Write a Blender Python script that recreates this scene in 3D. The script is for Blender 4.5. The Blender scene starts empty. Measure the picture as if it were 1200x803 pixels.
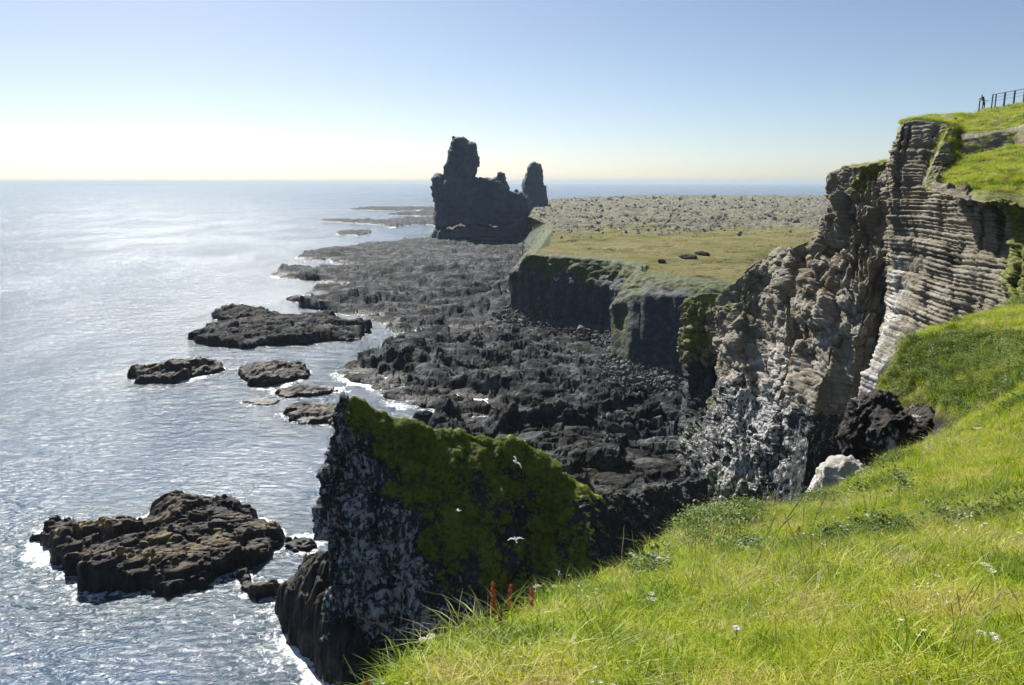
import bpy, math, random
import numpy as np
from mathutils import Vector, Matrix
rng = np.random.default_rng(7)
random.seed(7)
S = bpy.context.scene
COL = S.collection
R = math.radians

# ------------------------------------------------------------------ camera, sky, sun, exposure
F = 933.0; CX = 600.0; CY = 401.5; CAMZ = 46.0; PITCH = R(11.36)
cam = bpy.data.objects.new('camera', bpy.data.cameras.new('camera')); COL.objects.link(cam)
cam.location = (0, 0, CAMZ); cam.rotation_euler = (math.pi/2 - PITCH, 0, 0)
cam.data.lens = 28.0; cam.data.sensor_width = 36.0; cam.data.clip_start = .1; cam.data.clip_end = 90000
S.camera = cam
SUN_EL, SUN_AZ = R(40), R(-24)      # azimuth from +Y, negative = left
w = bpy.data.worlds.new("World"); S.world = w; w.use_nodes = True
wn = w.node_tree.nodes; wl = w.node_tree.links
sky = wn.new('ShaderNodeTexSky'); sky.sky_type = 'NISHITA'; sky.sun_disc = False
sky.sun_elevation = SUN_EL; sky.sun_rotation = SUN_AZ; sky.altitude = 50
sky.air_density = .68; sky.dust_density = .55; sky.ozone_density = 1.0
bg = wn['Background']; bg.inputs[1].default_value = .058
wl.new(sky.outputs[0], bg.inputs[0])
sd = bpy.data.lights.new('sun', 'SUN'); sd.energy = 4.9; sd.angle = R(.5); sd.color = (1, .955, .88)
sun = bpy.data.objects.new('sun', sd); COL.objects.link(sun)
sdir = Vector((math.sin(SUN_AZ)*math.cos(SUN_EL), math.cos(SUN_AZ)*math.cos(SUN_EL), math.sin(SUN_EL)))
sun.rotation_euler = sdir.to_track_quat('Z', 'Y').to_euler(); sun.location = (0, 0, 300)
S.view_settings.view_transform = 'Standard'; S.view_settings.look = 'None'
S.view_settings.exposure = 0.85; S.view_settings.gamma = 1.0; S.view_settings.use_curve_mapping = False
S.cycles.use_denoising = True
S.cycles.max_bounces = 6; S.cycles.diffuse_bounces = 3; S.cycles.glossy_bounces = 2
S.cycles.transmission_bounces = 4; S.cycles.volume_bounces = 0; S.cycles.sample_clamp_direct = 12; S.cycles.sample_clamp_indirect = 4
S.cycles.use_fast_gi = False; S.cycles.caustics_reflective = False; S.cycles.caustics_refractive = False

# ------------------------------------------------------------------ helpers: rays, noise, meshes
cp, sp = math.cos(PITCH), math.sin(PITCH)
def ray(px, py):
    u = (px-CX)/F; v = (CY-py)/F
    Y = cp + v*sp; Z = -sp + v*cp
    return u/Y, Z/Y            # x and z per metre of depth
def at(px, py, Y): a, b = ray(px, py); return np.array([a*Y, Y, CAMZ+b*Y])
def atz(px, py, z): a, b = ray(px, py); Y = (z-CAMZ)/b; return np.array([a*Y, Y, z])

PERM = np.random.default_rng(3).permutation(256).astype(np.int64); PERM = np.concatenate([PERM, PERM, PERM])
GR = np.random.default_rng(5).normal(size=(256, 3)); GR /= np.linalg.norm(GR, axis=1)[:, None]
RV = np.random.default_rng(9).random((256, 4))
def hsh(i, j, k=0): return PERM[(PERM[(PERM[i & 255] + j) & 255] + k) & 255]
def perlin(p):
    p = np.asarray(p, float); i = np.floor(p).astype(np.int64); f = p - i
    u = f*f*f*(f*(f*6-15)+10); out = 0
    for dx in (0, 1):
        wx = u[:, 0] if dx else 1-u[:, 0]
        for dy in (0, 1):
            wy = u[:, 1] if dy else 1-u[:, 1]
            for dz in (0, 1):
                wz = u[:, 2] if dz else 1-u[:, 2]
                g = GR[hsh(i[:, 0]+dx, i[:, 1]+dy, i[:, 2]+dz)]
                out = out + wx*wy*wz*(g[:, 0]*(f[:, 0]-dx)+g[:, 1]*(f[:, 1]-dy)+g[:, 2]*(f[:, 2]-dz))
    return out*1.6
def fbm(p, sc, octs=4, gain=.5, seed=0, ridged=False, aniso=(1, 1, 1)):
    p = np.asarray(p, float)*np.array(aniso)/sc + seed*17.31; s = 0; a = 1; t = 0
    for o in range(octs):
        n = perlin(p)
        if ridged: n = 1-2*np.abs(n)
        s = s + a*n; t += a; a *= gain; p = p*2.03 + 5.7
    return s/t
def worley(x, y, sc, seed=0, z=None, jit=.9):
    """2D cells: cell random (4), F1, F2-F1, offset from the cell's centre"""
    X = x/sc; Y = y/sc; ix = np.floor(X).astype(np.int64); iy = np.floor(Y).astype(np.int64)
    f1 = np.full(X.shape, 9.); f2 = f1.copy(); cid = np.zeros(X.shape, np.int64); ox = np.zeros(X.shape); oy = ox.copy()
    for dx in (-1, 0, 1):
        for dy in (-1, 0, 1):
            h = hsh(ix+dx, iy+dy, np.int64(seed)); r = RV[h]
            ax = X-(ix+dx+.5+(r[:, 0]-.5)*jit); ay = Y-(iy+dy+.5+(r[:, 1]-.5)*jit)
            d = np.sqrt(ax*ax+ay*ay); m = d < f1
            f2 = np.where(m, f1, np.minimum(f2, d)); f1 = np.where(m, d, f1)
            cid = np.where(m, h, cid); ox = np.where(m, ax, ox); oy = np.where(m, ay, oy)
    return RV[cid], f1, f2-f1, ox, oy
def smooth(a, b, x): t = np.clip((x-a)/(b-a), 0, 1); return t*t*(3-2*t)
def sdist(x, y, poly, closed=True):
    """signed distance to a polygon, positive inside"""
    P = np.asarray(poly, float)[:, :2]; n = len(P); best = np.full(x.shape, 1e18); ins = np.zeros(x.shape, bool)
    for i in range(n if closed else n-1):
        a = P[i]; b = P[(i+1) % n]; ex, ey = b-a
        t = np.clip(((x-a[0])*ex+(y-a[1])*ey)/(ex*ex+ey*ey+1e-9), 0, 1)
        best = np.minimum(best, (x-a[0]-t*ex)**2+(y-a[1]-t*ey)**2)
        c = (a[1] > y) != (b[1] > y)
        xi = ex*(y-a[1])/(ey if abs(ey) > 1e-12 else 1e-12)+a[0]
        ins ^= c & (x < xi)
    d = np.sqrt(best); return np.where(ins, d, -d)

def tag(o, label=None, cat=None, group=None, kind=None):
    if label: o['label'] = label
    if cat: o['category'] = cat
    if group: o['group'] = group
    if kind: o['kind'] = kind
    return o
def link(name, me, mat=None, parent=None):
    o = bpy.data.objects.new(name, me); COL.objects.link(o)
    if mat is not None and len(me.materials) == 0: me.materials.append(mat)
    if parent is not None: o.parent = parent
    return o
def np_mesh(name, V, Q, mask=None, smooth_sh=True):
    V = np.asarray(V, np.float32); Q = np.asarray(Q, np.int32); k = Q.shape[1]
    me = bpy.data.meshes.new(name)
    me.vertices.add(len(V)); me.vertices.foreach_set('co', V.ravel())
    me.loops.add(Q.size); me.loops.foreach_set('vertex_index', Q.ravel())
    me.polygons.add(len(Q)); me.polygons.foreach_set('loop_start', np.arange(0, Q.size, k, dtype=np.int32))
    me.polygons.foreach_set('use_smooth', np.full(len(Q), smooth_sh))
    me.update(calc_edges=True)
    if mask is not None:
        a = me.color_attributes.new('mask', 'FLOAT_COLOR', 'POINT')
        c = np.ones((len(V), 4), np.float32); c[:, :mask.shape[1]] = mask
        a.data.foreach_set('color', c.ravel())
    return me
def grid_quads(n, m):
    i = np.arange(n-1)[:, None]*m + np.arange(m-1)[None, :]
    return np.stack([i, i+m, i+m+1, i+1], -1).reshape(-1, 4)
def compact(V, Q, keepq, mask=None):
    Q = Q[keepq]; u, inv = np.unique(Q, return_inverse=True)
    return V[u], inv.reshape(Q.shape), (mask[u] if mask is not None else None)
def vnormals(V, Q):
    n = np.zeros_like(V); a = V[Q[:, 2]]-V[Q[:, 0]]; b = V[Q[:, 3 if Q.shape[1] == 4 else 1]]-V[Q[:, 1 if Q.shape[1] == 4 else 0]]
    f = np.cross(a, b)
    if Q.shape[1] == 3: f = np.cross(V[Q[:, 1]]-V[Q[:, 0]], V[Q[:, 2]]-V[Q[:, 0]])
    for k in range(Q.shape[1]):
        for c in range(3): n[:, c] += np.bincount(Q[:, k], f[:, c], len(V))
    return n/(np.linalg.norm(n, axis=1)[:, None]+1e-9)

def flat_mesh(name, V, Fc):
    me = bpy.data.meshes.new(name); me.from_pydata([tuple(map(float, v)) for v in V], [], Fc); me.update(); return me

# ------------------------------------------------------------------ materials
def mat_new(name):
    m = bpy.data.materials.new(name); m.use_nodes = True
    nt = m.node_tree; b = nt.nodes['Principled BSDF']; return m, nt, b
class NB:
    """small node-graph builder"""
    def __init__(s, nt): s.nt = nt; s.N = nt.nodes; s.L = nt.links
    def pos(s):
        g = s.N.new('ShaderNodeNewGeometry'); return g.outputs['Position']
    def norm(s): return s.N.new('ShaderNodeNewGeometry').outputs['Normal']
    def scale(s, v, sc):
        n = s.N.new('ShaderNodeVectorMath'); n.operation = 'MULTIPLY'; s.L.new(v, n.inputs[0]); n.inputs[1].default_value = sc; return n.outputs[0]
    def noise(s, v, sc, det=5, rough=.55, dist=0, out=0):
        n = s.N.new('ShaderNodeTexNoise'); n.inputs['Scale'].default_value = sc; n.inputs['Detail'].default_value = det
        n.inputs['Roughness'].default_value = rough; n.inputs['Distortion'].default_value = dist
        s.L.new(v, n.inputs['Vector']); return n.outputs[out]
    def voro(s, v, sc, feat='F1', out='Distance'):
        n = s.N.new('ShaderNodeTexVoronoi'); n.feature = feat; n.inputs['Scale'].default_value = sc
        s.L.new(v, n.inputs['Vector']); return n.outputs[out]
    def ramp(s, f, stops):
        n = s.N.new('ShaderNodeValToRGB'); e = n.color_ramp.elements
        while len(e) < len(stops): e.new(.5)
        for k, (p, c) in enumerate(stops):
            e[k].position = p; e[k].color = (*c, 1) if len(c) == 3 else c
        s.L.new(f, n.inputs[0]); return n.outputs[0]
    def mr(s, f, a, b, c=0, d=1):
        n = s.N.new('ShaderNodeMapRange'); n.inputs[1].default_value = a; n.inputs[2].default_value = b
        n.inputs[3].default_value = c; n.inputs[4].default_value = d; s.L.new(f, n.inputs[0]); return n.outputs[0]
    def math(s, op, a, b=None):
        n = s.N.new('ShaderNodeMath'); n.operation = op
        for k, x in enumerate((a, b)):
            if x is None: continue
            if isinstance(x, (int, float)): n.inputs[k].default_value = x
            else: s.L.new(x, n.inputs[k])
        return n.outputs[0]
    def mix(s, f, a, b):
        n = s.N.new('ShaderNodeMix'); n.data_type = 'RGBA'
        if isinstance(f, (int, float)): n.inputs[0].default_value = f
        else: s.L.new(f, n.inputs[0])
        for k, x in ((6, a), (7, b)):
            if isinstance(x, tuple): n.inputs[k].default_value = (*x, 1)
            else: s.L.new(x, n.inputs[k])
        return n.outputs[2]
    def attr(s, name='mask'):
        n = s.N.new('ShaderNodeAttribute'); n.attribute_name = name; sep = s.N.new('ShaderNodeSeparateColor')
        s.L.new(n.outputs['Color'], sep.inputs[0]); return sep.outputs
    def bump(s, h, strength, dist, prev=None):
        n = s.N.new('ShaderNodeBump'); n.inputs['Strength'].default_value = strength; n.inputs['Distance'].default_value = dist
        s.L.new(h, n.inputs['Height'])
        if prev is not None: s.L.new(prev, n.inputs['Normal'])
        return n.outputs[0]

def rock_mat(name, stops, tint=None, sc=.35, fine=2.2, guano=(.62, .62, .60), moss=((.035, .06, .012), (.10, .13, .025)),
             third=(.16, .12, .05), bump_d=.25, rough=.85, strata=0.0, strata_sc=2.2, spec=.3, gscale=1.6, wet=False, gk=(3.2, .55, .80)):
    m, nt, b = mat_new(name); g = NB(nt); P = g.pos(); at_ = g.attr()
    n1 = g.noise(P, sc, 8, .62); col = g.ramp(n1, stops)
    n2 = g.noise(P, fine, 6, .6)
    col = g.mix(g.mr(n2, .35, .65), g.mix(.45, col, stops[0][1]), col)
    if strata:
        Ps = g.scale(P, (.06, .06, 1)); st = g.noise(Ps, strata_sc, 5, .75, .3)
        col = g.mix(g.mr(st, .38, .60, 0, strata), col, g.mix(.7, col, stops[0][1]))
    # third colour (rust / ochre)
    n3 = g.noise(P, sc*1.7, 5, .6)
    col = g.mix(g.math('MULTIPLY', at_[2], g.mr(n3, .42, .62)), col, third)
    # moss
    nm = g.noise(P, 1.1, 8, .72); mcol = g.mix(g.mr(g.noise(P, 3.1, 4, .6), .35, .65), moss[0], moss[1])
    mf = g.mr(g.math('ADD', at_[1], g.math('MULTIPLY', g.math('SUBTRACT', nm, .5), 1.6)), .42, .58)
    col = g.mix(mf, col, mcol)
    # guano: pale streaks
    Pg = g.scale(P, (1, 1, .45)); ng = g.noise(Pg, gscale, 7, .68, .4)
    gf = g.mr(g.math('ADD', at_[0], g.math('MULTIPLY', g.math('SUBTRACT', ng, .5), gk[0])), gk[1], gk[2])
    gcol = g.mix(g.noise(P, 5, 3), guano, tuple(c*.7 for c in guano))
    col = g.mix(g.math('MULTIPLY', gf, g.mr(at_[0], .0, .12)), col, gcol)
    nt.links.new(col, b.inputs['Base Color'])
    b.inputs['Specular IOR Level'].default_value = spec; b.inputs['Roughness'].default_value = rough
    if wet:
        sz_ = nt.nodes.new('ShaderNodeSeparateXYZ'); nt.links.new(P, sz_.inputs[0])
        wf = g.mr(g.math('ADD', sz_.outputs[2], g.math('MULTIPLY', g.noise(P, .8, 3), 1.2)), .75, 1.7, 1, 0)
        nt.links.new(g.mix(wf, col, (.008, .0075, .006)), b.inputs['Base Color'])
        nt.links.new(g.mr(wf, 0, 1, rough, .42), b.inputs['Roughness'])
    h = g.math('ADD', g.noise(P, fine*.8, 8, .68), g.math('MULTIPLY', g.voro(P, fine*.7), .5))
    bn = g.bump(h, .9, bump_d)
    if strata: bn = g.bump(g.noise(g.scale(P, (.07, .07, 1)), strata_sc*1.6, 6, .7), .8, bump_d*strata, bn)
    nt.links.new(bn, b.inputs['Normal']); return m

M = {}
M['basalt'] = rock_mat('black_basalt', [(.37, (.004, .005, .006)), (.50, (.024, .028, .032)), (.63, (.14, .148, .155))], sc=.22, fine=1.4, bump_d=.5, rough=.85, spec=.11, wet=True, third=(.11, .085, .045))
M['column'] = rock_mat('columnar_basalt', [(.3, (.022, .026, .034)), (.55, (.055, .062, .078)), (.7, (.11, .118, .135))], sc=.5, fine=.9, bump_d=.8, rough=.75, moss=((.020, .028, .007), (.10, .125, .020)))
M['tuff'] = rock_mat('layered_tuff', [(.28, (.13, .115, .085)), (.5, (.31, .28, .215)), (.72, (.47, .43, .345))], gk=(2.4, .5, 1.0), gscale=.7, sc=.3, fine=1.8, strata=.9, strata_sc=3.4, bump_d=.22, guano=(.60, .585, .55), third=(.20, .13, .05), moss=((.07, .08, .016), (.20, .215, .035)))
M['stack'] = rock_mat('guano_rock', [(.3, (.018, .022, .024)), (.55, (.05, .055, .055)), (.7, (.11, .11, .105))], sc=.5, fine=2.2, bump_d=.25, guano=(.52, .52, .50), gscale=2.0,
                      moss=((.050, .046, .022), (.17, .20, .05)))
M['skerry'] = rock_mat('brown_lava', [(.3, (.010, .009, .009)), (.5, (.038, .033, .028)), (.68, (.105, .09, .07))], sc=.35, fine=1.7, bump_d=.35, rough=.72, spec=.25, wet=True, third=(.26, .19, .08))
M['pillar'] = rock_mat('haze_tinted_plug', [(.3, (.045, .058, .078)), (.55, (.078, .10, .135)), (.72, (.14, .165, .20))], sc=.08, fine=.3, bump_d=1.2)  # lighter, bluer rock colour: distance haze painted into the stone
M['pale'] = rock_mat('pale_rock', [(.3, (.25, .23, .2)), (.5, (.45, .43, .39)), (.7, (.62, .60, .56))], sc=1.5, fine=6, bump_d=.06)

def simple_mat(name, col, rough=.7, col2=None, sc=8, trans=0, metal=0, bumpd=0):
    m, nt, b = mat_new(name); g = NB(nt); P = g.pos()
    c = g.mix(g.noise(P, sc, 4), col, col2 or tuple(x*.6 for x in col)); nt.links.new(c, b.inputs['Base Color'])
    b.inputs['Roughness'].default_value = rough; b.inputs['Metallic'].default_value = metal
    if bumpd: nt.links.new(g.bump(g.noise(P, sc*3, 4), .6, bumpd), b.inputs['Normal'])
    if trans:
        t = nt.nodes.new('ShaderNodeBsdfTranslucent'); nt.links.new(c, t.inputs[0]); mx = nt.nodes.new('ShaderNodeMixShader')
        mx.inputs[0].default_value = trans; nt.links.new(b.outputs[0], mx.inputs[1]); nt.links.new(t.outputs[0], mx.inputs[2])
        nt.links.new(mx.outputs[0], nt.nodes['Material Output'].inputs[0])
    return m

def blobs(V, lst):
    """sum of soft balls fixed in the world: (px, py, Y, radius m, strength)"""
    o = np.zeros(len(V))
    for px, py, Y, r, s in lst:
        c = at(px, py, Y); d2 = ((V-c)**2).sum(1); o = np.maximum(o, s*np.exp(-d2/(r*r)))
    return o

# ------------------------------------------------------------------ shoreline (plan) and sea
def Z0(l, z=0.): return np.array([atz(a, b, z)[:2] for a, b in l])
shore_px = [(1150, 238), (508, 238), (508, 247), (470, 249), (440, 252), (508, 254), (470, 258), (440, 259), (400, 257), (370, 257), (368, 260), (430, 263), (455, 267),
    (500, 264), (508, 266), (500, 276), (480, 282), (440, 284), (405, 287), (385, 294), (356, 297), (345, 302), (356, 307), (385, 305), (392, 311), (372, 317), (340, 314), (316, 321), (322, 327), (350, 328),
    (372, 330), (366, 338), (352, 348), (352, 360), (372, 363), (402, 369), (430, 377), (455, 386), (468, 396), (466, 403),
    (440, 409), (425, 420), (402, 428), (391, 437), (400, 446), (425, 452), (440, 462), (455, 474), (478, 478), (499, 480), (502, 492), (500, 500),
    (505, 520), (560, 560), (640, 600), (690, 640), (760, 700), (1000, 700), (1150, 500)]
shore = Z0(shore_px)
SK = [  # skerries: label, waterline polygon in photo pixels, height, extra humps (px,py,radius m,dz)
 ('large brown lava islet ringed by white foam, nearest on the left', [(38, 634), (62, 622), (110, 618), (160, 618), (185, 600), (215, 596), (262, 600), (300, 612), (322, 628), (332, 640), (326, 652), (285, 668), (240, 692), (200, 696), (160, 697), (100, 701), (82, 685), (60, 668)], 2.9, [(208, 612, 3.2, 2.2), (230, 630, 6, .8), (110, 640, 4, .4)]),
 ('small round rock off the right tip of the large foam ringed islet', [(330, 634), (350, 630), (372, 636), (368, 645), (345, 648), (328, 645)], 1.1, []),
 ('jagged low rock between the large islet and the mossy stack', [(276, 676), (290, 672), (308, 688), (330, 686), (326, 700), (300, 704), (280, 694)], 1.5, []),
 ('long flat black islet topped by ridges, widest one offshore', [(218, 397), (245, 385), (290, 380), (320, 372), (360, 374), (400, 376), (424, 382), (431, 392), (420, 398), (380, 402), (330, 404), (290, 407), (250, 405)], 3.4, [(390, 388, 7, 1.0)]),
 ('dark hump islet just behind the widest flat one', [(245, 372), (262, 365), (300, 364), (318, 370), (312, 378), (260, 378)], 3.4, []),
 ('lone low dark islet furthest left of the middle row', [(154, 440), (168, 432), (205, 430), (232, 428), (268, 430), (262, 436), (230, 443), (200, 449), (160, 450)], 2.4, [(210, 438, 5, .8)]),
 ('square dark islet right of the lone low one', [(278, 438), (290, 430), (330, 430), (362, 432), (366, 442), (340, 449), (310, 456), (288, 452)], 2.2, []),
 ('thin brown reef under the square dark islet', [(318, 462), (330, 455), (365, 452), (395, 454), (402, 460), (370, 465), (335, 467)], 1.1, []),
 ('brown reef touching the shadow of the mossy stack top', [(322, 486), (340, 478), (380, 474), (410, 474), (412, 492), (390, 498), (350, 497)], 1.4, []),
 ('tiny awash rocks left of the brown reefs', [(283, 470), (300, 467), (330, 470), (322, 475), (296, 476)], .5, []),
 ('small dark rock off the notch in the shore', [(335, 352), (342, 348), (354, 349), (353, 353), (342, 354)], 1.6, []),
 ('small far islet between the shore points', [(393, 273), (405, 270), (428, 270), (438, 273), (420, 276), (398, 276)], 1.6, []),
 ('thin far reef left of the big sea stack', [(410, 246), (430, 243), (508, 243), (512, 246), (450, 247)], 2.2, []),
]
ledge_px = [(318, 716), (330, 702), (360, 694), (385, 690), (430, 700), (440, 800), (400, 820), (372, 790), (348, 760), (326, 738)]
stack_foot = np.array([at(380, 800, 67)[:2], at(405, 690, 88)[:2], at(640, 690, 88)[:2], [10, 55], [-8, 54]])
polys = [shore]+[Z0(p) for _, p, _, _ in SK]+[Z0(ledge_px), stack_foot]

def polar(px0, px1, nx, Y0, Y1, ny, power=1.0):
    """plan grid fanning out from the viewpoint; rows even in 1/Y (even on the eye)"""
    tx = np.linspace((px0-CX)/F, (px1-CX)/F, nx); iy = np.linspace((1/Y0)**power, (1/Y1)**power, ny)**(1/power)
    Y = 1/iy; X = tx[:, None]*Y[None, :]/cp*1.0
    return X, np.broadcast_to(Y[None, :], X.shape).copy()

# sea
X, Y = polar(-500, 1700, 440, 20, 26000, 480); n, m = X.shape; x = X.ravel(); y = Y.ravel()
dmin = np.full(x.shape, -1e9)
near = y < 1800
for p in polys: dmin[near] = np.maximum(dmin[near], sdist(x[near], y[near], p))
dout = -dmin
P3 = np.stack([x, y, np.zeros_like(x)], 1)
wave = fbm(P3, 9, 3, .5, 3, aniso=(.6, 1.2, 1))*.16 + fbm(P3, 2.6, 2, .5, 5, aniso=(.7, 1.3, 1))*.06
zz = wave*np.clip((260-y)/200, 0, 1)
foam = smooth(3.2, .0, dout+3.0*fbm(P3, 4, 4, .6, 8))*(.34+.34*smooth(260, 120, y)+.5*smooth(-.1, .35, fbm(P3, 16, 2, .5, 7)))
shoal = smooth(14, 0, dout)
def foam_glint(px, py, r, s):
    c = atz(px, py, 0); return s*np.exp(-((x-c[0])**2+(y-c[1])**2*.5)/(r*r))
for b in [(30, 612, 9, .52), (70, 588, 7, .42), (130, 702, 6, .5), (60, 680, 6, .5), (350, 690, 6, .55), (250, 705, 6, .5), (190, 745, 10, .30), (330, 760, 9, .62), (290, 725, 8, .55), (250, 780, 9, .45), (140, 432, 10, .45), (200, 452, 10, .5), (225, 400, 14, .4), (310, 340, 18, .25), (400, 470, 8, .5), (340, 410, 9, .3), (20, 650, 5, .5)]:
    foam = np.maximum(foam, foam_glint(*b))  # foam patches; those towards the stack foot also paint sun glitter white
V = np.stack([x, y, zz], 1)
me = np_mesh('sea', V, grid_quads(n, m), np.stack([foam, shoal, shoal], 1))
m_, nt, b = mat_new('sea_water'); g = NB(nt); P = g.pos(); A = g.attr()
n1 = g.noise(g.scale(P, (.8, 1.5, 1)), .16, 4, .6); n2 = g.noise(g.scale(P, (.75, 1.45, 1)), .75, 5, .62, .4)
big = g.noise(g.scale(P, (1, .35, 1)), .012, 4, .6)
deep = g.mix(g.mr(big, .35, .65), (.008, .040, .095), (.014, .065, .125))
deep = g.mix(g.math('MULTIPLY', A[1], .6), deep, (.02, .05, .06))
fn = g.noise(P, 1.1, 8, .7, .8)
ff = g.mr(g.math('ADD', A[0], g.math('MULTIPLY', g.math('SUBTRACT', fn, .5), 1.7)), .62, .92)
nt.links.new(g.mix(ff, deep, (.80, .82, .82)), b.inputs['Base Color'])
wp = g.mr(g.noise(g.scale(P, (1, .55, 1)), .018, 5, .6, .6), .36, .64, .12, .20)
nt.links.new(g.mix(ff, wp, (.7, .7, .7)), b.inputs['Roughness'])
b.inputs['IOR'].default_value = 1.333
bn = g.bump(n1, .65, 1.5); bn = g.bump(n2, .9, .44, bn); bn = g.bump(g.noise(P, 3.0, 3, .6), .5, .08, bn)
nt.links.new(bn, b.inputs['Normal'])
sea = tag(link('sea', me, m_), kind='structure')

# ------------------------------------------------------------------ lava relief
def slabs(x, y, sc, seed, amp, tilt, crack, ang=.3, stretch=.6, cw=.10):
    c, s = math.cos(ang), math.sin(ang); a = (c*x+s*y)*stretch; bb = -s*x+c*y
    wx = fbm(np.stack([a, bb, a*0], 1), sc*1.1, 2, .5, seed+20)*sc*.45
    r, f1, e, ox, oy = worley(a+wx, bb-wx, sc, seed)
    return (r[:, 2]-.5)*amp + ((r[:, 3]-.5)*ox+(r[:, 1]-.5)*oy)*sc*tilt - crack*np.exp(-e/cw)
def relief(x, y, k=1.0):
    P = np.stack([x, y, x*0], 1); far = np.clip(y/140, .7, 4)
    f2 = smooth(800, 250, y); f3 = smooth(330, 150, y)
    z = slabs(x, y, 30, 9, 3.0*(1-.4*f2), .12, .8, 0, .45)*smooth(120, 220, y) + slabs(x, y, 11, 1, 2.5, .24, .9, .1)*(.45+.55*f2) + slabs(x, y, 4.6, 2, 1.05, .30, .55, .3)*f2 + slabs(x, y, 1.7, 3, .55, .35, .3, .1)*f3
    z += fbm(P, 22, 3, .5, 2)*1.8 + fbm(P, 3, 4, .55, 4)*.5*f2 + fbm(P, .9, 3, .6, 6, ridged=True)*.16*f3
    tq = fbm(P, 48, 5, .62, 27, aniso=(1, 1.5, 1))*4.2; tf = tq-np.floor(tq); z += 1.75*(np.floor(tq)+smooth(.86, .98, tf)+.18*tf)
    z *= k*(.62+.38*smooth(420, 170, y)); h = z/.95+.35*fbm(P, 9, 2, .5, 19); fr = h-np.floor(h)
    return .95*(.40*h+.60*(np.floor(h)+smooth(.55, .95, fr)))

# lava shore
X, Y = polar(300, 1010, 900, 84, 2300, 560); n, m = X.shape; x = X.ravel(); y = Y.ravel()
P3 = np.stack([x, y, x*0], 1)
wob = fbm(P3, 14, 4, .6, 11)*3.6*np.clip(y/250, .7, 2.2) + fbm(P3, 3, 3, .5, 12)*1.0
d = sdist(x, y, shore) + wob
lowp = Z0([(500, 478), (560, 492), (585, 508), (600, 503), (640, 499), (700, 504), (760, 511), (815, 518), (900, 560), (900, 800), (300, 800), (480, 560), (480, 500)], 2.)
dl = sdist(x, y, lowp)+fbm(P3, 6, 3, .5, 14)*1.2
inl = 2.2+1.6*smooth(0, 25, d)+1.0*smooth(20, 70, d)
inl = np.minimum(inl*(.85+.35*smooth(25, 90, d)), 6.5)*(1-.45*smooth(380, 600, y)*smooth(60, 10, d))
inl = np.where(dl > -3, inl+1.6, inl); inl = inl - (inl-1.7)*smooth(-.6, 1.0, dl)
rel = relief(x, y)
base_px = [(599, 367), (622, 376), (660, 384), (712, 392), (713, 427), (770, 446), (850, 455), (910, 465)]
bl = np.array([atz(a, b, 1.5)[:2] for a, b in base_px])
fw = np.full(x.shape, 1e9)
for a_, b_ in zip(bl[:-1], bl[1:]):
    e_ = b_-a_; t_ = np.clip(((x-a_[0])*e_[0]+(y-a_[1])*e_[1])/(e_@e_), 0, 1); fw = np.minimum(fw, np.hypot(x-a_[0]-t_*e_[0], y-a_[1]-t_*e_[1]))
inl = inl*(1-.62*smooth(22, 4, fw)); rel = rel*(1-.6*smooth(22, 4, fw))
inl = inl+1.3*smooth(6, 22, d)*smooth(30, 60, fw); z = -1.6 + (1.6+np.maximum(inl+rel, .35+.9*slabs(x, y, 2.4, 21, 1., .5, .5, .4)+.8*fbm(P3, 5, 3, .5, 13)))*smooth(-.2, 1.8+y/300, d)
z = np.where(d < -.3, -2.5, z)
# low walls of rock crossing the shelf (dark steps)
for a, bq, hgt, wd in [((500, 335), (640, 350), 2.0, 5), ((470, 420), (700, 470), 1.8, 4), ((420, 385), (560, 400), 1.8, 5), ((560, 440), (790, 470), 1.2, 4), ((360, 320), (520, 322), 2.0, 7)]:
    p, q = atz(*a, 3), atz(*bq, 3); dd = -sdist(x, y, np.array([p[:2], q[:2]]), False) if False else None
    e = q[:2]-p[:2]; t = np.clip(((x-p[0])*e[0]+(y-p[1])*e[1])/(e@e), 0, 1)
    dist = np.hypot(x-p[0]-t*e[0], y-p[1]-t*e[1])+fbm(P3, 12, 3, .5, 15)*6
    z += hgt*smooth(wd*1.3, wd*.6, dist)*(d > 1)
V = np.stack([x, y, z], 1); Q = grid_quads(n, m)
keep = (V[Q][:, :, 2].max(1) > -1.4)
brown = smooth(40, 5, d)*smooth(200, 120, y)*.22+.08*smooth(0, .3, fbm(P3, 25, 3, .5, 16))
moss = smooth(.15, .5, fbm(P3, 30, 3, .5, 18))*.25
pale = .32*smooth(.0, .4, fbm(P3, 18, 4, .6, 17))*np.clip(smooth(Z0([(560, 400)], 3)[0][0], Z0([(700, 400)], 3)[0][0], x)+.25, 0, 1)*smooth(420, 260, y)
V, Q, mk = compact(V, Q, keep, np.stack([pale, moss, brown], 1))
tag(link('lava_shore', np_mesh('lava_shore', V, Q, mk), M['basalt']), kind='structure')

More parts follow.
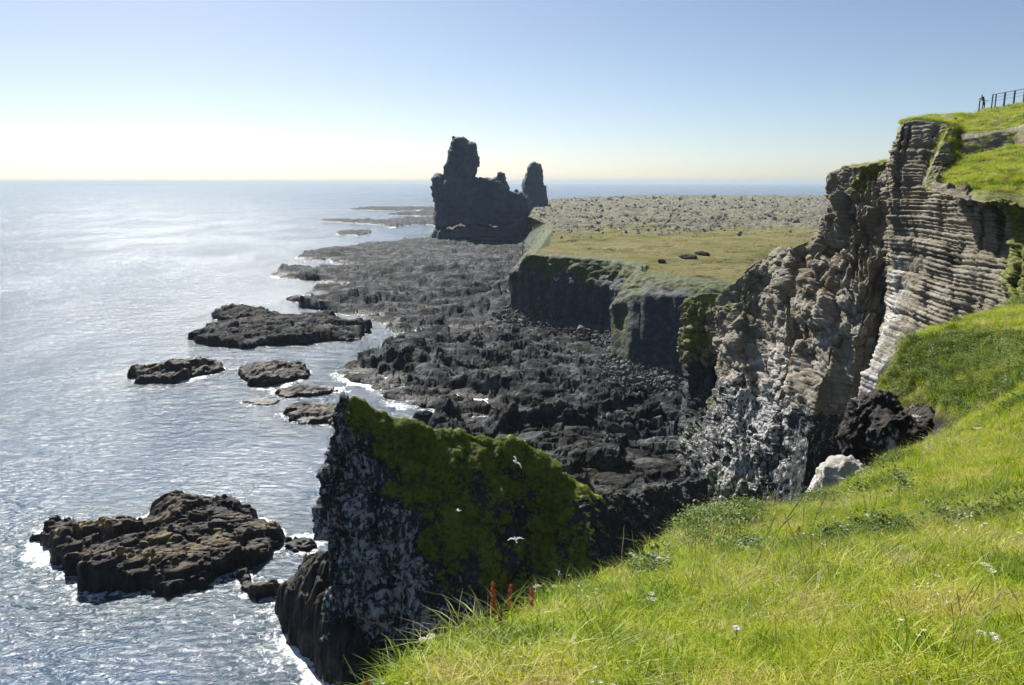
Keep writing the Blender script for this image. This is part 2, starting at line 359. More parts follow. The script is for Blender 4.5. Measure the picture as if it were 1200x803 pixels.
# skerries: one rock each
def rockfield(name, polypx, h, humps=(), mat=None, res=None, label=None, cat='rock', group=None, slope=(0, 0), parent=None, ang=.3):
    pl = Z0(polypx); c = pl.mean(0); Yc = c[1]
    res = res or Yc/1000*1.15
    x0, y0 = pl.min(0)-1.5-Yc/150; x1, y1 = pl.max(0)+1.5+Yc/150
    resy = res*min(4, max(1.0, Yc/110)); 
    xs = np.arange(x0, x1, res); ys = np.arange(y0, y1, resy); X, Y = np.meshgrid(xs, ys, indexing='ij'); x = X.ravel(); y = Y.ravel()
    P3 = np.stack([x, y, x*0], 1); size = min(x1-x0, y1-y0)
    d = sdist(x, y, pl)+fbm(P3, max(2, size*.22), 4, .6, 31)*max(.7, size*.14)
    k = min(1, h/2.6)
    rel = slabs(x, y, 4.4, 5, 1.5*k, .38, .5*k, ang, .45, .07)+slabs(x, y, 1.5, 6, .55*k, .34, .28*k, ang+.4, .5, .06)+slabs(x, y, .55, 12, .3*k, .5, .14*k, ang+.2)+fbm(P3, 7, 3, .5, 33)*1.6*k+fbm(P3, .8, 4, .6, 35)*.16*k
    st_ = .62*max(k, .5); hq = rel/st_; rel = st_*(.4*hq+.6*(np.floor(hq)+smooth(.55, .95, hq-np.floor(hq))))
    z = h*(.65+.35*smooth(0, size*.35, d))+rel+(x-c[0])*slope[0]+(y-c[1])*slope[1]
    for hx, hy, r, dz in humps:
        q = atz(hx, hy, 0); z += dz*np.exp(-((x-q[0])**2+(y-q[1])**2)/(r*r))*(1+.3*fbm(P3, 1.5, 2, .5, 36))
    z = np.maximum(z, .25+.2*fbm(P3, 1.1, 2, .5, 37)); z = -1.2+(z+1.2)*smooth(-.25, .55+h*.15, d); z = np.where(d < -.35, -1.5, z)
    V = np.stack([x, y, z], 1); Q = grid_quads(*X.shape); keep = V[Q][:, :, 2].max(1) > -1.15
    och = smooth(-.1, .35, fbm(P3, 6, 3, .5, 38))*smooth(h*.5, h, z); mo = .35*smooth(.1, .5, fbm(P3, 5, 3, .5, 39))
    V, Q, mk = compact(V, Q, keep, np.stack([x*0, mo, och], 1))
    V[:, :2] -= c
    o = link(name, np_mesh(name, V, Q, mk), mat or M['skerry']); o.location = (c[0], c[1], 0)
    return tag(o, label, cat, group)
for lab, p, h, hu in SK: rockfield('lava_islet', p, h, hu, M['skerry'] if p[0][1] > 430 else M['basalt'], label=lab, cat='islet', group='lava islets off the shore')
rockfield('rock_ledge', ledge_px, 5.2, [(392, 740, 5, 4.5)], M['skerry'], label='slanting dark rock ledge at the waterline foot of the mossy stack', cat='rock ledge', slope=(.38, .1), ang=1.15)

# ------------------------------------------------------------------ curtains: cliffs lofted from columns of control points
def loft(cols, nu, nv, wu=None, wv=None):
    """cols[i][k] -> world point; linear interpolation, columns and rows spaced by length"""
    C = np.array(cols, float); n, m = C.shape[:2]
    def sp_(a, tot):
        a = np.maximum(a, 1e-3); e = np.concatenate([[0], np.cumsum(a)]); e /= e[-1]
        t = np.linspace(0, 1, tot); i = np.clip(np.searchsorted(e, t, 'right')-1, 0, len(a)-1); return i, (t-e[i])/(e[i+1]-e[i])
    lu = np.linalg.norm(np.diff(C, axis=0), axis=2).mean(1) if wu is None else wu
    lv = np.linalg.norm(np.diff(C, axis=1), axis=2).mean(0) if wv is None else wv
    iu, fu = sp_(np.array(lu, float), nu); iv, fv = sp_(np.array(lv, float), nv)
    A = C[iu]*(1-fu)[:, None, None]+C[iu+1]*fu[:, None, None]
    B = A[:, iv]*(1-fv)[None, :, None]+A[:, iv+1]*fv[None, :, None]
    return B, (iv+fv)
def relax(B, k):
    for _ in range(k):
        B[1:-1, :] = B[1:-1, :]*.5+(B[:-2, :]+B[2:, :])*.25; B[:, 1:-1] = B[:, 1:-1]*.5+(B[:, :-2]+B[:, 2:])*.25
    return B

# headland (right): face points bottom->rim in photo pixels + depth
HC = {
 'c0': [(890, 470, 152), (890, 440, 152), (885, 410, 152), (880, 385, 152), (876, 365, 152), (872, 352, 152)],
 'A': [(800, 505, 138), (799, 470, 138), (799, 440, 138), (800, 400, 138), (802, 370, 138), (804, 352, 138)],
 'B': [(800, 562, 116), (801, 520, 121), (803, 480, 126), (806, 430, 130), (810, 380, 133), (817, 344, 135)],
 'C': [(820, 600, 108), (829, 540, 111), (834, 490, 120), (836, 440, 126), (838, 400, 131), (836, 362, 133)],
 'D': [(822, 612, 99), (828, 560, 104), (836, 500, 112), (840, 450, 118), (839, 400, 124), (839, 347, 128)],
 'E': [(850, 612, 97), (855, 560, 101), (860, 500, 107), (862, 440, 114), (866, 380, 120), (870, 321, 124)],
 'F': [(870, 615, 97), (878, 560, 100), (884, 500, 106), (888, 430, 113.5), (890, 360, 120), (893, 303, 124)],
 'G': [(885, 615, 95), (892, 560, 98), (898, 500, 103), (902, 430, 109), (907, 360, 115), (911, 291, 119)],
 'H': [(898, 615, 93), (906, 560, 96), (910, 500, 100), (915, 430, 105), (920, 360, 109), (926, 289, 113)],
 'I': [(925, 615, 95), (935, 560, 98), (940, 500, 101), (945, 430, 105), (947, 350, 109), (948, 281, 112)],
 'J': [(915, 618, 93), (926, 560, 96), (936, 490, 99), (946, 410, 104), (956, 330, 108), (968, 262, 111)],
 'K': [(912, 620, 90), (918, 500, 95), (929, 410, 98), (945, 328, 100), (967, 252, 102), (986, 196, 103)],
 'L': [(938, 620, 85), (948, 510, 87), (962, 440, 90), (978, 350, 94), (992, 270, 97), (1005, 192, 99)],
 'L2': [(975, 620, 89), (990, 555, 90), (998, 480, 87.5), (1003, 400, 88), (1015, 300, 94), (1022, 190, 97)],
 'M': [(1015, 600, 89), (1022, 520, 90), (1030, 440, 88), (1040, 340, 91), (1044, 250, 93), (1041, 188, 95)],
 'N': [(985, 620, 71), (998, 510, 73), (1008, 440, 75), (1044, 345, 80), (1038, 205, 83), (1057, 143, 86)],
 'N2': [(1015, 610, 66), (1030, 500, 69), (1040, 430, 72), (1064, 330, 77.5), (1066, 205, 81), (1072, 140, 86)],
 'O': [(1040, 600, 62), (1060, 480, 66), (1070, 400, 70), (1084, 310, 74), (1091, 212, 78), (1113, 146, 85)],
 'P': [(1085, 560, 58), (1095, 480, 61), (1100, 400, 65), (1105, 310, 69), (1104, 236, 72), (1106, 218, 71.5)],
 'Q': [(1120, 560, 54), (1130, 470, 57), (1138, 400, 60), (1142, 310, 64), (1141, 246, 67.5), (1145, 229, 64.5)],
 'R': [(1160, 540, 50), (1170, 460, 53), (1176, 390, 56), (1178, 305, 60), (1179, 258, 63), (1184, 238, 59.5)],
 'R2': [(1165, 560, 46), (1175, 480, 49), (1182, 400, 52), (1184, 330, 55.5), (1186, 270, 58), (1196, 240, 59)],
 'S': [(1220, 600, 42), (1235, 500, 45), (1245, 420, 48), (1250, 340, 51), (1255, 280, 54), (1262, 240, 55)],
 'T': [(1450, 700, 34), (1460, 600, 36), (1470, 500, 38), (1480, 400, 40), (1490, 330, 41), (1500, 280, 42)],
}
IN = {'N': [(1066, 142, 92), (1078, 140, 98), (1092, 139, 106)], 'N2': [(1082, 141, 92), (1092, 139, 98), (1104, 138, 106)],
 'O': [(1116, 141, 91), (1118, 140, 98), (1121, 136, 107)],
 'P': [(1124, 190, 80), (1127, 160, 83), (1130, 135, 107)], 'Q': [(1150, 178, 81), (1152, 160, 82.5), (1152, 128, 108)],
 'R': [(1188, 171, 81), (1190, 153, 82.5), (1180, 124, 108)], 'R2': [(1206, 168, 79), (1206, 150, 80.5), (1200, 120, 107)],
 'S': [(1270, 160, 74), (1275, 145, 75.5), (1270, 112, 106)], 'T': [(1500, 220, 58), (1480, 160, 78), (1450, 105, 104)]}
cols = []
for k, fp in HC.items():
    pts = [at(*p) for p in fp]; b0 = pts[0].copy(); b0[0] -= 1.5; b0[2] = min(-1.5, b0[2]-1)
    rim = pts[-1]
    if k in ('P', 'Q', 'R'): pts[-1] = rim = rim+np.array([-2.2, -.5, 0]); pts[-2] = pts[-2]+np.array([1.6, 1.0, .4])
    inn = [at(*p) for p in IN[k]] if k in IN else [rim+np.array([9., 1, -.2]), rim+np.array([22., 2, -1.0]), rim+np.array([48., 4, -2])]
    last = inn[-1]+np.array([30., 40, -3.])
    cols.append([b0]+pts+inn+[last])
B, vv = loft(cols, 800, 560, wv=[3, 7, 10, 13, 14, 15, 8, 5, 4, 2])
B = relax(B, 3); n, m = B.shape[:2]; V = B.reshape(-1, 3); Q = grid_quads(n, m)
vr = np.tile(vv, n)                      # 6 = rim
N = vnormals(V, Q)
if N[(vr < 5)][:, 0].mean() > 0: N = -N
face = smooth(6.15, 5.75, vr); Vo = V.copy()
near = np.exp(-((V[:, 1]-70)/22)**2)      # the layered tuff
zz = V[:, 2]+fbm(V, 18, 2, .5, 41)*.7+.02*V[:, 1]
bed = np.interp(zz, np.arange(-5, 70, .20), np.random.default_rng(4).random(len(np.arange(-5, 70, .20)))**1.3)
bed2 = np.interp(zz, np.arange(-5, 70, 1.7), np.random.default_rng(8).random(len(np.arange(-5, 70, 1.7))))
lay = smooth(.25, .6, near+.25*fbm(V, 12, 2, .5, 42))*(1-.8*blobs(V, [(1192, 270, 57, 4, 1), (1205, 330, 54, 5, 1), (1230, 300, 53, 7, 1)]))
low = smooth(36, 22, V[:, 2])*smooth(60, 72, V[:, 1])
arc = np.repeat(np.concatenate([[0], np.cumsum(np.linalg.norm(np.diff(B[:, 40*m//100], axis=0), axis=1))]), m)
def beds(zq, th0, th1, seed, blk):
    rr = np.random.default_rng(seed); e = np.cumsum(rr.uniform(th0, th1, 400))-12; L_ = np.searchsorted(e, zq)
    lo_, hi_ = e[np.clip(L_-1, 0, 399)], e[np.clip(L_, 0, 399)]; edge_ = np.minimum(zq-lo_, hi_-zq)
    off_ = rr.random(402)*30; ln_ = rr.uniform(blk*.6, blk*1.8, 402); a_ = (arc+off_[L_]+fbm(Vo, 2, 2, .5, seed)*.4)/ln_[L_]; bi = np.floor(a_).astype(np.int64); fb = a_-bi
    v = RV[hsh(bi, L_.astype(np.int64), np.int64(seed))][:, 0]; vl = rr.random(402)[L_]
    return (.6*vl+.4*v-.5) - .75*np.exp(-edge_/.075) - .16*np.exp(-np.minimum(fb, 1-fb)*ln_[L_]/.09)
bed = beds(zz, .20, .50, 4, 5.0); bed2 = beds(zz, 1.0, 2.6, 8, 6)
amp_ = np.clip(.85+1.5*fbm(Vo, 7, 3, .6, 59), .25, 1.6)
vj = fbm(np.stack([arc*1.0, V[:, 2]*.12, arc*0], 1), 2.2, 3, .6, 72, ridged=True)
disp = face*(lay*(bed*.50*amp_+bed2*.62-.55*smooth(.62, .85, vj))*(1-.6*low)
     + fbm(V, 9, 3, .55, 43)*(1.9-.9*lay) + fbm(V, 2.6, 4, .6, 44, ridged=True)*(.16-.10*lay) + fbm(V, .7, 3, .6, 45)*.12
     + (1-lay)*fbm(V, 3.0, 4, .6, 46, aniso=(1, 1, .25))*.5)
crag = slabs(arc, V[:, 2], 6.5, 60, 2.4, .5, .5, .5, 1.2)+slabs(arc, V[:, 2], 2.4, 61, 1.3, .7, .45, .8, 1.2, .07)+slabs(arc, V[:, 2], .95, 62, .62, .6, .28, .3, 1.3, .07)
disp += face*crag*(.85-.75*lay)
disp += (1-face)*(fbm(V, 6, 4, .55, 47)*.9+fbm(V, 1.2, 3, .6, 48)*.18)*smooth(6, 6.3, vr)
V = V+N*disp[:, None]
TOPV = (V.copy(), vr.copy())
# top ledge strata (dark shelves under the rim at the outermost corner)
N2 = vnormals(V, Q); N2 *= np.sign((N2*N).sum(1))[:, None]
up = np.abs(N2[:, 2])*(vr > 1)
guano = blobs(Vo, [(880, 470, 106, 14, .78), (930, 520, 96, 10, .62), (860, 540, 102, 9, .75), (905, 430, 108, 8, .8), (1000, 400, 86, 9, .62), (975, 350, 94, 6, .6), (960, 470, 90, 7, .42), (870, 500, 105, 9, .75), (850, 450, 115, 8, .45), (820, 520, 118, 7, .55), (880, 430, 112, 8, .66), (860, 380, 120, 5, .35), (925, 470, 98, 7, .85), (900, 320, 120, 4, .3), (905, 540, 98, 10, .6), (870, 580, 98, 8, .5),
   (1010, 350, 88, 5, .8), (1030, 370, 80, 5, .95), (1012, 420, 77, 5, 1.0), (1030, 450, 73, 5, .9), (1000, 480, 74, 5, .7), (1045, 330, 80, 4, .8), (960, 400, 95, 8, .62), (985, 520, 86, 7, .5), (1040, 300, 84, 3, .45), (900, 400, 112, 6, .5), (950, 360, 99, 5, .5)])
vr0 = vr; vr = vr+fbm(Vo, 4, 4, .6, 57)*.55*smooth(5.2, 5.8, vr)
moss = np.clip(smooth(5.8, 6.3, vr)*.95*(1-.9*smooth(6.95, 7.15, vr)*smooth(8.25, 8.05, vr)) + up*.35*smooth(3, 6, vr), 0, 1)
moss = np.maximum(moss, blobs(Vo, [(815, 400, 132, 7, .62), (850, 360, 124, 5, .5), (820, 370, 134, 6, .6), (850, 350, 124, 4, .5), (880, 560, 100, 5, .5), (1190, 290, 57, 4.5, .9), (1200, 330, 54, 5, .9), (1195, 250, 58, 4, 1), (1220, 300, 53, 7, .9), (845, 560, 102, 4, .6), (835, 470, 118, 5, .55), (865, 360, 121, 5, .5), (900, 330, 116, 4, .45), (1008, 215, 98, 3, .6), (860, 590, 98, 5, .6), (815, 520, 120, 5, .5), (1060, 150, 86, 1, .4), (1020, 193, 97, 2, .9)]))
moss = moss*(1-.5*smooth(4.5, 5.5, vr)*smooth(6.2, 5.9, vr)*lay)
och = blobs(Vo, [(950, 340, 100, 5, .9), (975, 300, 98, 5, .7), (1050, 210, 83, 5, .5), (935, 400, 99, 4, .8), (1140, 240, 66, 4, .5), (1045, 200, 84, 5, .6)])
dark = smooth(18, 10, V[:, 2])
mk = np.stack([guano*(1-smooth(5.8, 6.1, vr)), moss, och], 1)
me = np_mesh('headland_cliff', V, Q, mk)
# darker basalt low down is a second material with the same masks
me.materials.append(M['tuff']); me.materials.append(M['stack']); M['grassrock'] = None
zc = V[Q].mean(1); mi = (zc[:, 2]+fbm(zc, 6, 3, .6, 50)*4 < 19-.06*(zc[:, 1]-90)).astype(np.int32)
me.polygons.foreach_set('material_index', mi)
link('headland_cliff', me)['kind'] = 'structure'

# ------------------------------------------------------------------ plateau: cliff + top
PC = [  # base (z=3), mid px/py, rim (z=22)
 ((625, 258), (623, 252), (624, 246)), ((618, 268), (618, 262), (620, 254)), ((622, 278), (622, 272), (640, 262)), ((610, 292), (615, 283), (640, 272)), ((613, 318), (614, 300), (630, 284)),
 ((599, 367), (597, 322), (618, 299)), ((622, 376), (620, 328), (642, 300)), ((660, 384), (660, 330), (682, 303)), ((690, 388), (690, 333), (712, 305)), ((712, 392), (712, 336), (733, 308)),
 ((728, 402), (735, 345), (748, 313)), ((713, 427), (713, 362), (738, 321)), ((735, 439), (736, 345), (757, 322)), ((770, 446), (772, 344), (785, 326)),
 ((810, 450), (812, 348), (825, 331)), ((850, 455), (850, 352), (862, 334)), ((910, 465), (910, 360), (910, 338))]
cols = []; rimpts = []
for bpx, mpx, rpx in PC:
    b_ = atz(*bpx, 1.5); r_ = atz(*rpx, 23.); Ym = b_[1]+.5*(r_[1]-b_[1]); m_ = at(*mpx, Ym)
    rimpts.append(r_[:2]); inn = r_+np.array([10., 8., .1]); lo = b_.copy(); lo[2] = -3
    cols.append([lo, b_, b_*.5+m_*.5, m_, r_, r_+np.array([3., 4., .3]), r_+np.array([9., 12., -2.5])])
B, vv = loft(cols, 620, 120, wv=[2, 8, 8, 7, 3, 3]); B = relax(B, 2); n, m = B.shape[:2]; V = B.reshape(-1, 3); Q = grid_quads(n, m); vr = np.tile(vv, n)
N = vnormals(V, Q)
if N[(vr < 3)][:, 1].mean() > 0: N = -N
arc = np.repeat(np.concatenate([[0], np.cumsum(np.linalg.norm(np.diff(B[:, m//2], axis=0), axis=1))]), m)
face = smooth(3.4, 2.9, vr)
colm = np.interp(arc+fbm(V, 6, 2, .5, 51)*1.0, np.arange(0, 1600, 1.15), np.random.default_rng(2).random(len(np.arange(0, 1600, 1.15))))
V0 = V.copy(); V = V+N*(face*((colm-.5)*1.5+fbm(V, 12, 3, .5, 52)*1.5)+(1-face)*smooth(5, 4, vr)*(fbm(V, 6, 4, .6, 53)*1.8+fbm(V, 1.8, 3, .6, 54)*.8)*(1-.6*smooth(3.6, 4.2, vr)))[:, None]
moss = smooth(2.6, 3.2, vr)*.40+.5*fbm(V0, 5, 3, .6, 58)*smooth(2.6, 3.2, vr)*smooth(4.1, 3.9, vr)+.3*smooth(0, .5, fbm(V, 9, 3, .5, 55)); moss = np.maximum(moss, .95*smooth(3.3, 3.6, vr))
moss = np.maximum(moss, .55*np.exp(-((V0[:, 0]-atz(735, 400, 10)[0])/5)**2)*(V0[:, 1] < 215))
gu = .22*smooth(.0, .3, fbm(V, 15, 2, .5, 56))*face*(V0[:, 1] > 205)
M['column2'] = M['column']
tag(link('plateau_cliff', np_mesh('plateau_cliff', V, Q, np.stack([gu, moss, V[:, 0]*0], 1)), M['column']), kind='structure')

X, Y = polar(590, 1400, 640, 150, 1640, 420); n, m = X.shape; x = X.ravel(); y = Y.ravel(); P3 = np.stack([x, y, x*0], 1)
pp = [r for r in rimpts]; far = [atz(1700, 345, 23)[:2], atz(1700, 229.5, 23)[:2], atz(900, 229, 23)[:2], atz(760, 228.5, 23)[:2], atz(700, 231, 23)[:2], atz(645, 234, 23)[:2], atz(628, 240, 23)[:2]]
pl = np.array(pp+far); d = sdist(x, y, pl)
rough = smooth(330, 520, y+fbm(P3, 60, 3, .5, 61)*150)
outc = smooth(.18, .4, fbm(P3, 26, 3, .55, 66))
z = 23+fbm(P3, 40, 3, .5, 62)*.9+fbm(P3, 8, 3, .5, 63)*.45+(rough*.8+.25+outc*.5)*(slabs(x, y, 9, 7, 1.6, .3, .7)+slabs(x, y, 3.2, 8, .9, .3, .5))*np.clip(d/12, 0, 1)
z += rough*np.abs(fbm(P3, 14, 4, .6, 64, ridged=True))*1.6 - .3
z += 3.0*smooth(1100, 1450, y)*smooth(.1, .5, fbm(P3, 260, 2, .5, 65)+.2)
V = np.stack([x, y, z], 1); Q = grid_quads(n, m); keep = d[Q].min(1) > 0
veg = np.clip(1-rough*1.0-outc*.5*smooth(180, 300, y), 0, 1)
V, Q, mk = compact(V, Q, keep, np.stack([rough, veg, outc], 1))
mt, nt, b = mat_new('heath_and_lava'); g = NB(nt); P = g.pos(); A = g.attr()
grass = g.ramp(g.noise(P, .06, 10, .75), [(.28, (.07, .08, .02)), (.42, (.125, .135, .034)), (.55, (.20, .175, .07)), (.7, (.27, .225, .12))])
lava = g.ramp(g.noise(P, .16, 8, .7), [(.32, (.05, .05, .038)), (.46, (.16, .155, .11)), (.7, (.31, .29, .22))])
vf = g.mr(g.math('ADD', A[1], g.math('MULTIPLY', g.math('SUBTRACT', g.noise(P, .06, 8, .68), .5), 2.0)), .35, .62)
c = g.mix(vf, lava, grass)
c = g.mix(g.math('MULTIPLY', A[2], g.mr(g.noise(P, .35, 5, .7), .42, .6)), c, (.055, .05, .042))
nt.links.new(c, b.inputs['Base Color']); b.inputs['Roughness'].default_value = .95; b.inputs['Specular IOR Level'].default_value = .1
nt.links.new(g.bump(g.noise(P, .5, 8, .7), 1, 1.2), b.inputs['Normal'])
tag(link('plateau', np_mesh('plateau', V, Q, mk), mt), kind='structure')

# ------------------------------------------------------------------ volcanic plugs on the skyline
def prism(px, Y, th, top_taper=1.0):
    f = [at(a, b, Y) for a, b in px]; c = np.mean(f, 0)
    V = []
    for k, (s, sh) in enumerate(((-.5, .86), (-.25, 1.0), (.25, 1.0), (.5, .86))):
        for p in f:
            q = p.copy(); q[1] = Y+s*th; q[0] = c[0]+(p[0]-c[0])*sh; V.append(q)
    n = len(px); Fc = [list(range(n))[::-1], [3*n+i for i in range(n)]]
    for l in range(3):
        for i in range(n): Fc.append([l*n+i, l*n+(i+1) % n, (l+1)*n+(i+1) % n, (l+1)*n+i])
    return V, Fc
def plug(name, parts, vox, label, amp, seed, mat, cat='sea stack', moss=0):
    V = []; Fc = []
    for p in parts:
        v, f = prism(*p); o = len(V); V += v; Fc += [[i+o for i in q] for q in f]
    me = flat_mesh(name+'_rough', V, Fc); tmp = bpy.data.objects.new('tmp', me); COL.objects.link(tmp)
    md = tmp.modifiers.new('r', 'REMESH'); md.mode = 'VOXEL'; md.voxel_size = vox; md.use_smooth_shade = True
    sm = tmp.modifiers.new('s', 'SMOOTH'); sm.iterations = 1; sm.factor = .2
    dg = bpy.context.evaluated_depsgraph_get(); ev = tmp.evaluated_get(dg).to_mesh()
    nv = len(ev.vertices); co = np.empty(nv*3, np.float32); ev.vertices.foreach_get('co', co); co = co.reshape(-1, 3).astype(float)
    no = np.empty(nv*3, np.float32); ev.vertices.foreach_get('normal', no); no = no.reshape(-1, 3)
    q = np.array([list(p.vertices) for p in ev.polygons if len(p.vertices) == 4], np.int32)
    bpy.data.objects.remove(tmp)
    dsp = fbm(co, amp*4, 5, .65, seed)*amp*.85+fbm(co, amp*1.5, 4, .7, seed+1, ridged=True, aniso=(1, 1, .45))*amp*.6+slabs(co[:, 0], co[:, 2], amp*2.0, seed % 50, amp*.45, .4, amp*.16, .2, 1)
    co = co+no*dsp[:, None]; c = np.array([co[:, 0].mean(), co[:, 1].mean(), co[:, 2].min()])
    mk = np.stack([co[:, 0]*0, smooth(.5, .9, no[:, 2])*moss, co[:, 0]*0], 1)
    me = np_mesh(name, co-c, q, mk); o = link(name, me, mat); o.location = c; return tag(o, label, cat)
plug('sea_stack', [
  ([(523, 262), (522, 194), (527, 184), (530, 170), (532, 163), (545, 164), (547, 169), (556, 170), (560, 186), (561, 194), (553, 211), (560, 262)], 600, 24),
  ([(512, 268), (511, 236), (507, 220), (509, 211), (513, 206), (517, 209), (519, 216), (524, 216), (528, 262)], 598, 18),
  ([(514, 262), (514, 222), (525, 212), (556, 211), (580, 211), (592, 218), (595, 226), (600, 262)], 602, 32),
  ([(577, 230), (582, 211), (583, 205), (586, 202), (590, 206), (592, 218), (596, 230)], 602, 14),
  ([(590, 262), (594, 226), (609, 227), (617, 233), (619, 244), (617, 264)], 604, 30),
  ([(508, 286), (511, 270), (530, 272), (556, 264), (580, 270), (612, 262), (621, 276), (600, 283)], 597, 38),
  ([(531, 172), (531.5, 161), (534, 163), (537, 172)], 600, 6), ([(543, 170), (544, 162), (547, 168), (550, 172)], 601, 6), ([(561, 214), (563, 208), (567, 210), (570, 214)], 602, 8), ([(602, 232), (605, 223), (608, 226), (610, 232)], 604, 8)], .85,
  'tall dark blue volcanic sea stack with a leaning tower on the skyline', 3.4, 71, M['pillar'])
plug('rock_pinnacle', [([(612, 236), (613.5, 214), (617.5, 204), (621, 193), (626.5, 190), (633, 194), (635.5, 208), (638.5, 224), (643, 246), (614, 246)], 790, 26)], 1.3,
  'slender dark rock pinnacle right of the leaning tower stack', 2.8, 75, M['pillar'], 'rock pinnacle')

# ------------------------------------------------------------------ the mossy stack in front
SS = [  # front base Y, F1, F2, F3, crest
 (67, (384, 690, 70), (372, 600, 73), (385, 535, 76), (397, 470, 79)),
 (68, (412, 690, 70), (402, 600, 73), (408, 535, 77), (414, 464, 78)),
 (67, (450, 690, 69.5), (450, 600, 72.5), (448, 535, 76), (446, 481, 78)),
 (66, (505, 690, 69.5), (500, 600, 73), (498, 545, 77), (496, 500, 79)),
 (65.5, (560, 690, 69), (556, 605, 72.5), (552, 552, 76), (546, 509, 79)),
 (65, (615, 700, 68.5), (612, 615, 72.5), (610, 560, 76), (612, 516, 78)),
 (65, (655, 700, 68.5), (652, 630, 72.5), (650, 588, 76), (652, 549, 77)),
 (64, (700, 700, 67.5), (695, 645, 70.5), (692, 612, 73), (690, 580, 77)),
 (66, (750, 700, 70), (745, 645, 76), (742, 610, 80), (738, 577, 84)),
 (72, (795, 690, 77), (790, 645, 83), (792, 605, 88), (790, 566, 92)),
 (77, (840, 690, 82), (832, 645, 89), (832, 605, 94), (832, 560, 98))]
cols = []
for k, (Yb, f1, f2, f3, c) in enumerate(SS):
    a = [at(*f1), at(*f2), at(*f3), at(*c)]; b0 = np.array([a[0][0]*Yb/f1[2], Yb, -2.]); 
    if k == 0: b0 = at(380, 800, 67); b0[2] = -2
    cr = a[-1]; dx = 2.5 if k == 0 else 0
    b1 = cr+np.array([dx*.5+.6, 3.2, -cr[2]*.18]); b2 = cr+np.array([dx, 7.5, -cr[2]*.6]); b3 = cr+np.array([dx, 10., -cr[2]-2])
    cols.append([b0]+a+[b1, b2, b3])
# closing column on the left: the front wraps round to the back
c0 = cols[0]; wrap = [c0[0]*.2+c0[7]*.8, c0[1]*.3+c0[6]*.7, c0[2]*.3+c0[6]*.7, c0[3]*.4+c0[5]*.6, c0[4]*.98+c0[5]*.02, c0[5], c0[6], c0[7]]
wrap = [w_+np.array([1., 0, 0]) for w_ in wrap]
cols = [wrap]+cols
B, vv = loft(cols, 620, 330, wv=[10, 11, 9, 9, 4, 5, 6]); B = relax(B, 4); n, m = B.shape[:2]; V = B.reshape(-1, 3); Q = grid_quads(n, m); vr = np.tile(vv, n)
N = vnormals(V, Q)
if N[(vr < 3)][:, 1].mean() > 0: N = -N
V0 = V.copy(); gm = smooth(-11.5, -15.0, V[:, 0]+fbm(V, 3, 5, .65, 80)*9+(20-V[:, 2])*-.62)    # bare guano end
lump = fbm(V, 2.4, 4, .6, 82, ridged=True)
arc = np.repeat(np.concatenate([[0], np.cumsum(np.linalg.norm(np.diff(B[:, m//3], axis=0), axis=1))]), m)
stk_crag = slabs(arc, V[:, 2], 4.0, 66, 2.0, .6, .5, .6, .8)+slabs(arc, V[:, 2], 1.5, 67, .9, .6, .3, .2, .8)+slabs(arc, V[:, 2], .6, 68, .3, .6, .1, .2, 1)
disp = fbm(V, 6.5, 3, .5, 81)*(1.2-.55*smooth(3.2, 3.9, vr))+(gm)*(lump*.5+.8*stk_crag)+(1-gm)*(fbm(V, 1.6, 4, .65, 83)*.7+.32*stk_crag+fbm(V, 3.5, 3, .5, 78)*.5)+fbm(V, .55, 3, .6, 84)*.14
V = V+N*disp[:, None]
N2 = vnormals(V, Q); N2 *= np.sign((N2*N).sum(1))[:, None]
right = smooth(6.5, 9.5, V[:, 0]+fbm(V, 4, 3, .5, 87)*3)
moss = (1-gm)*(.56+.42*smooth(3.2, 3.9, vr)+1.1*fbm(V0, 4, 5, .65, 88))*smooth(2, 10, V[:, 2]+3*fbm(V0, 4, 3, .5, 89))*(1-.85*right); moss = np.maximum(moss, .95*smooth(3.82, 3.95, vr)*smooth(-17.5, -15.5, V[:, 0])*(1-right)*smooth(5.5, 4.6, vr))
moss = np.maximum(moss, blobs(V0, [(430, 485, 78, 2.5, .95), (470, 495, 78, 3, .95), (400, 640, 72, 2, .3)]))
guano = gm*(.20*smooth(23, 17, V[:, 2])+.40+.42*fbm(V0, 4, 3, .5, 86))*smooth(-1, 5, V[:, 2])*(1-.5*smooth(.3, .7, moss))
guano = np.maximum(guano, (1-gm)*.30*smooth(.0, .3, fbm(V0, 2.2, 4, .6, 77))); guano = np.maximum(guano, right*.22); guano = np.maximum(guano, .3*smooth(.1, .4, fbm(V, 5, 2, .5, 85))*(1-gm)*smooth(12, 4, V[:, 2]))
mk = np.stack([guano, moss, moss*0], 1)
cc = np.array([-4., 72, 0]); me = np_mesh('mossy_stack', V-cc, Q, mk); o = link('mossy_stack', me, M['stack']); o.location = cc
tag(o, 'near sea stack with a mossy green face and a white streaked left end', 'sea stack')
STK = (V, N2, moss, Q)

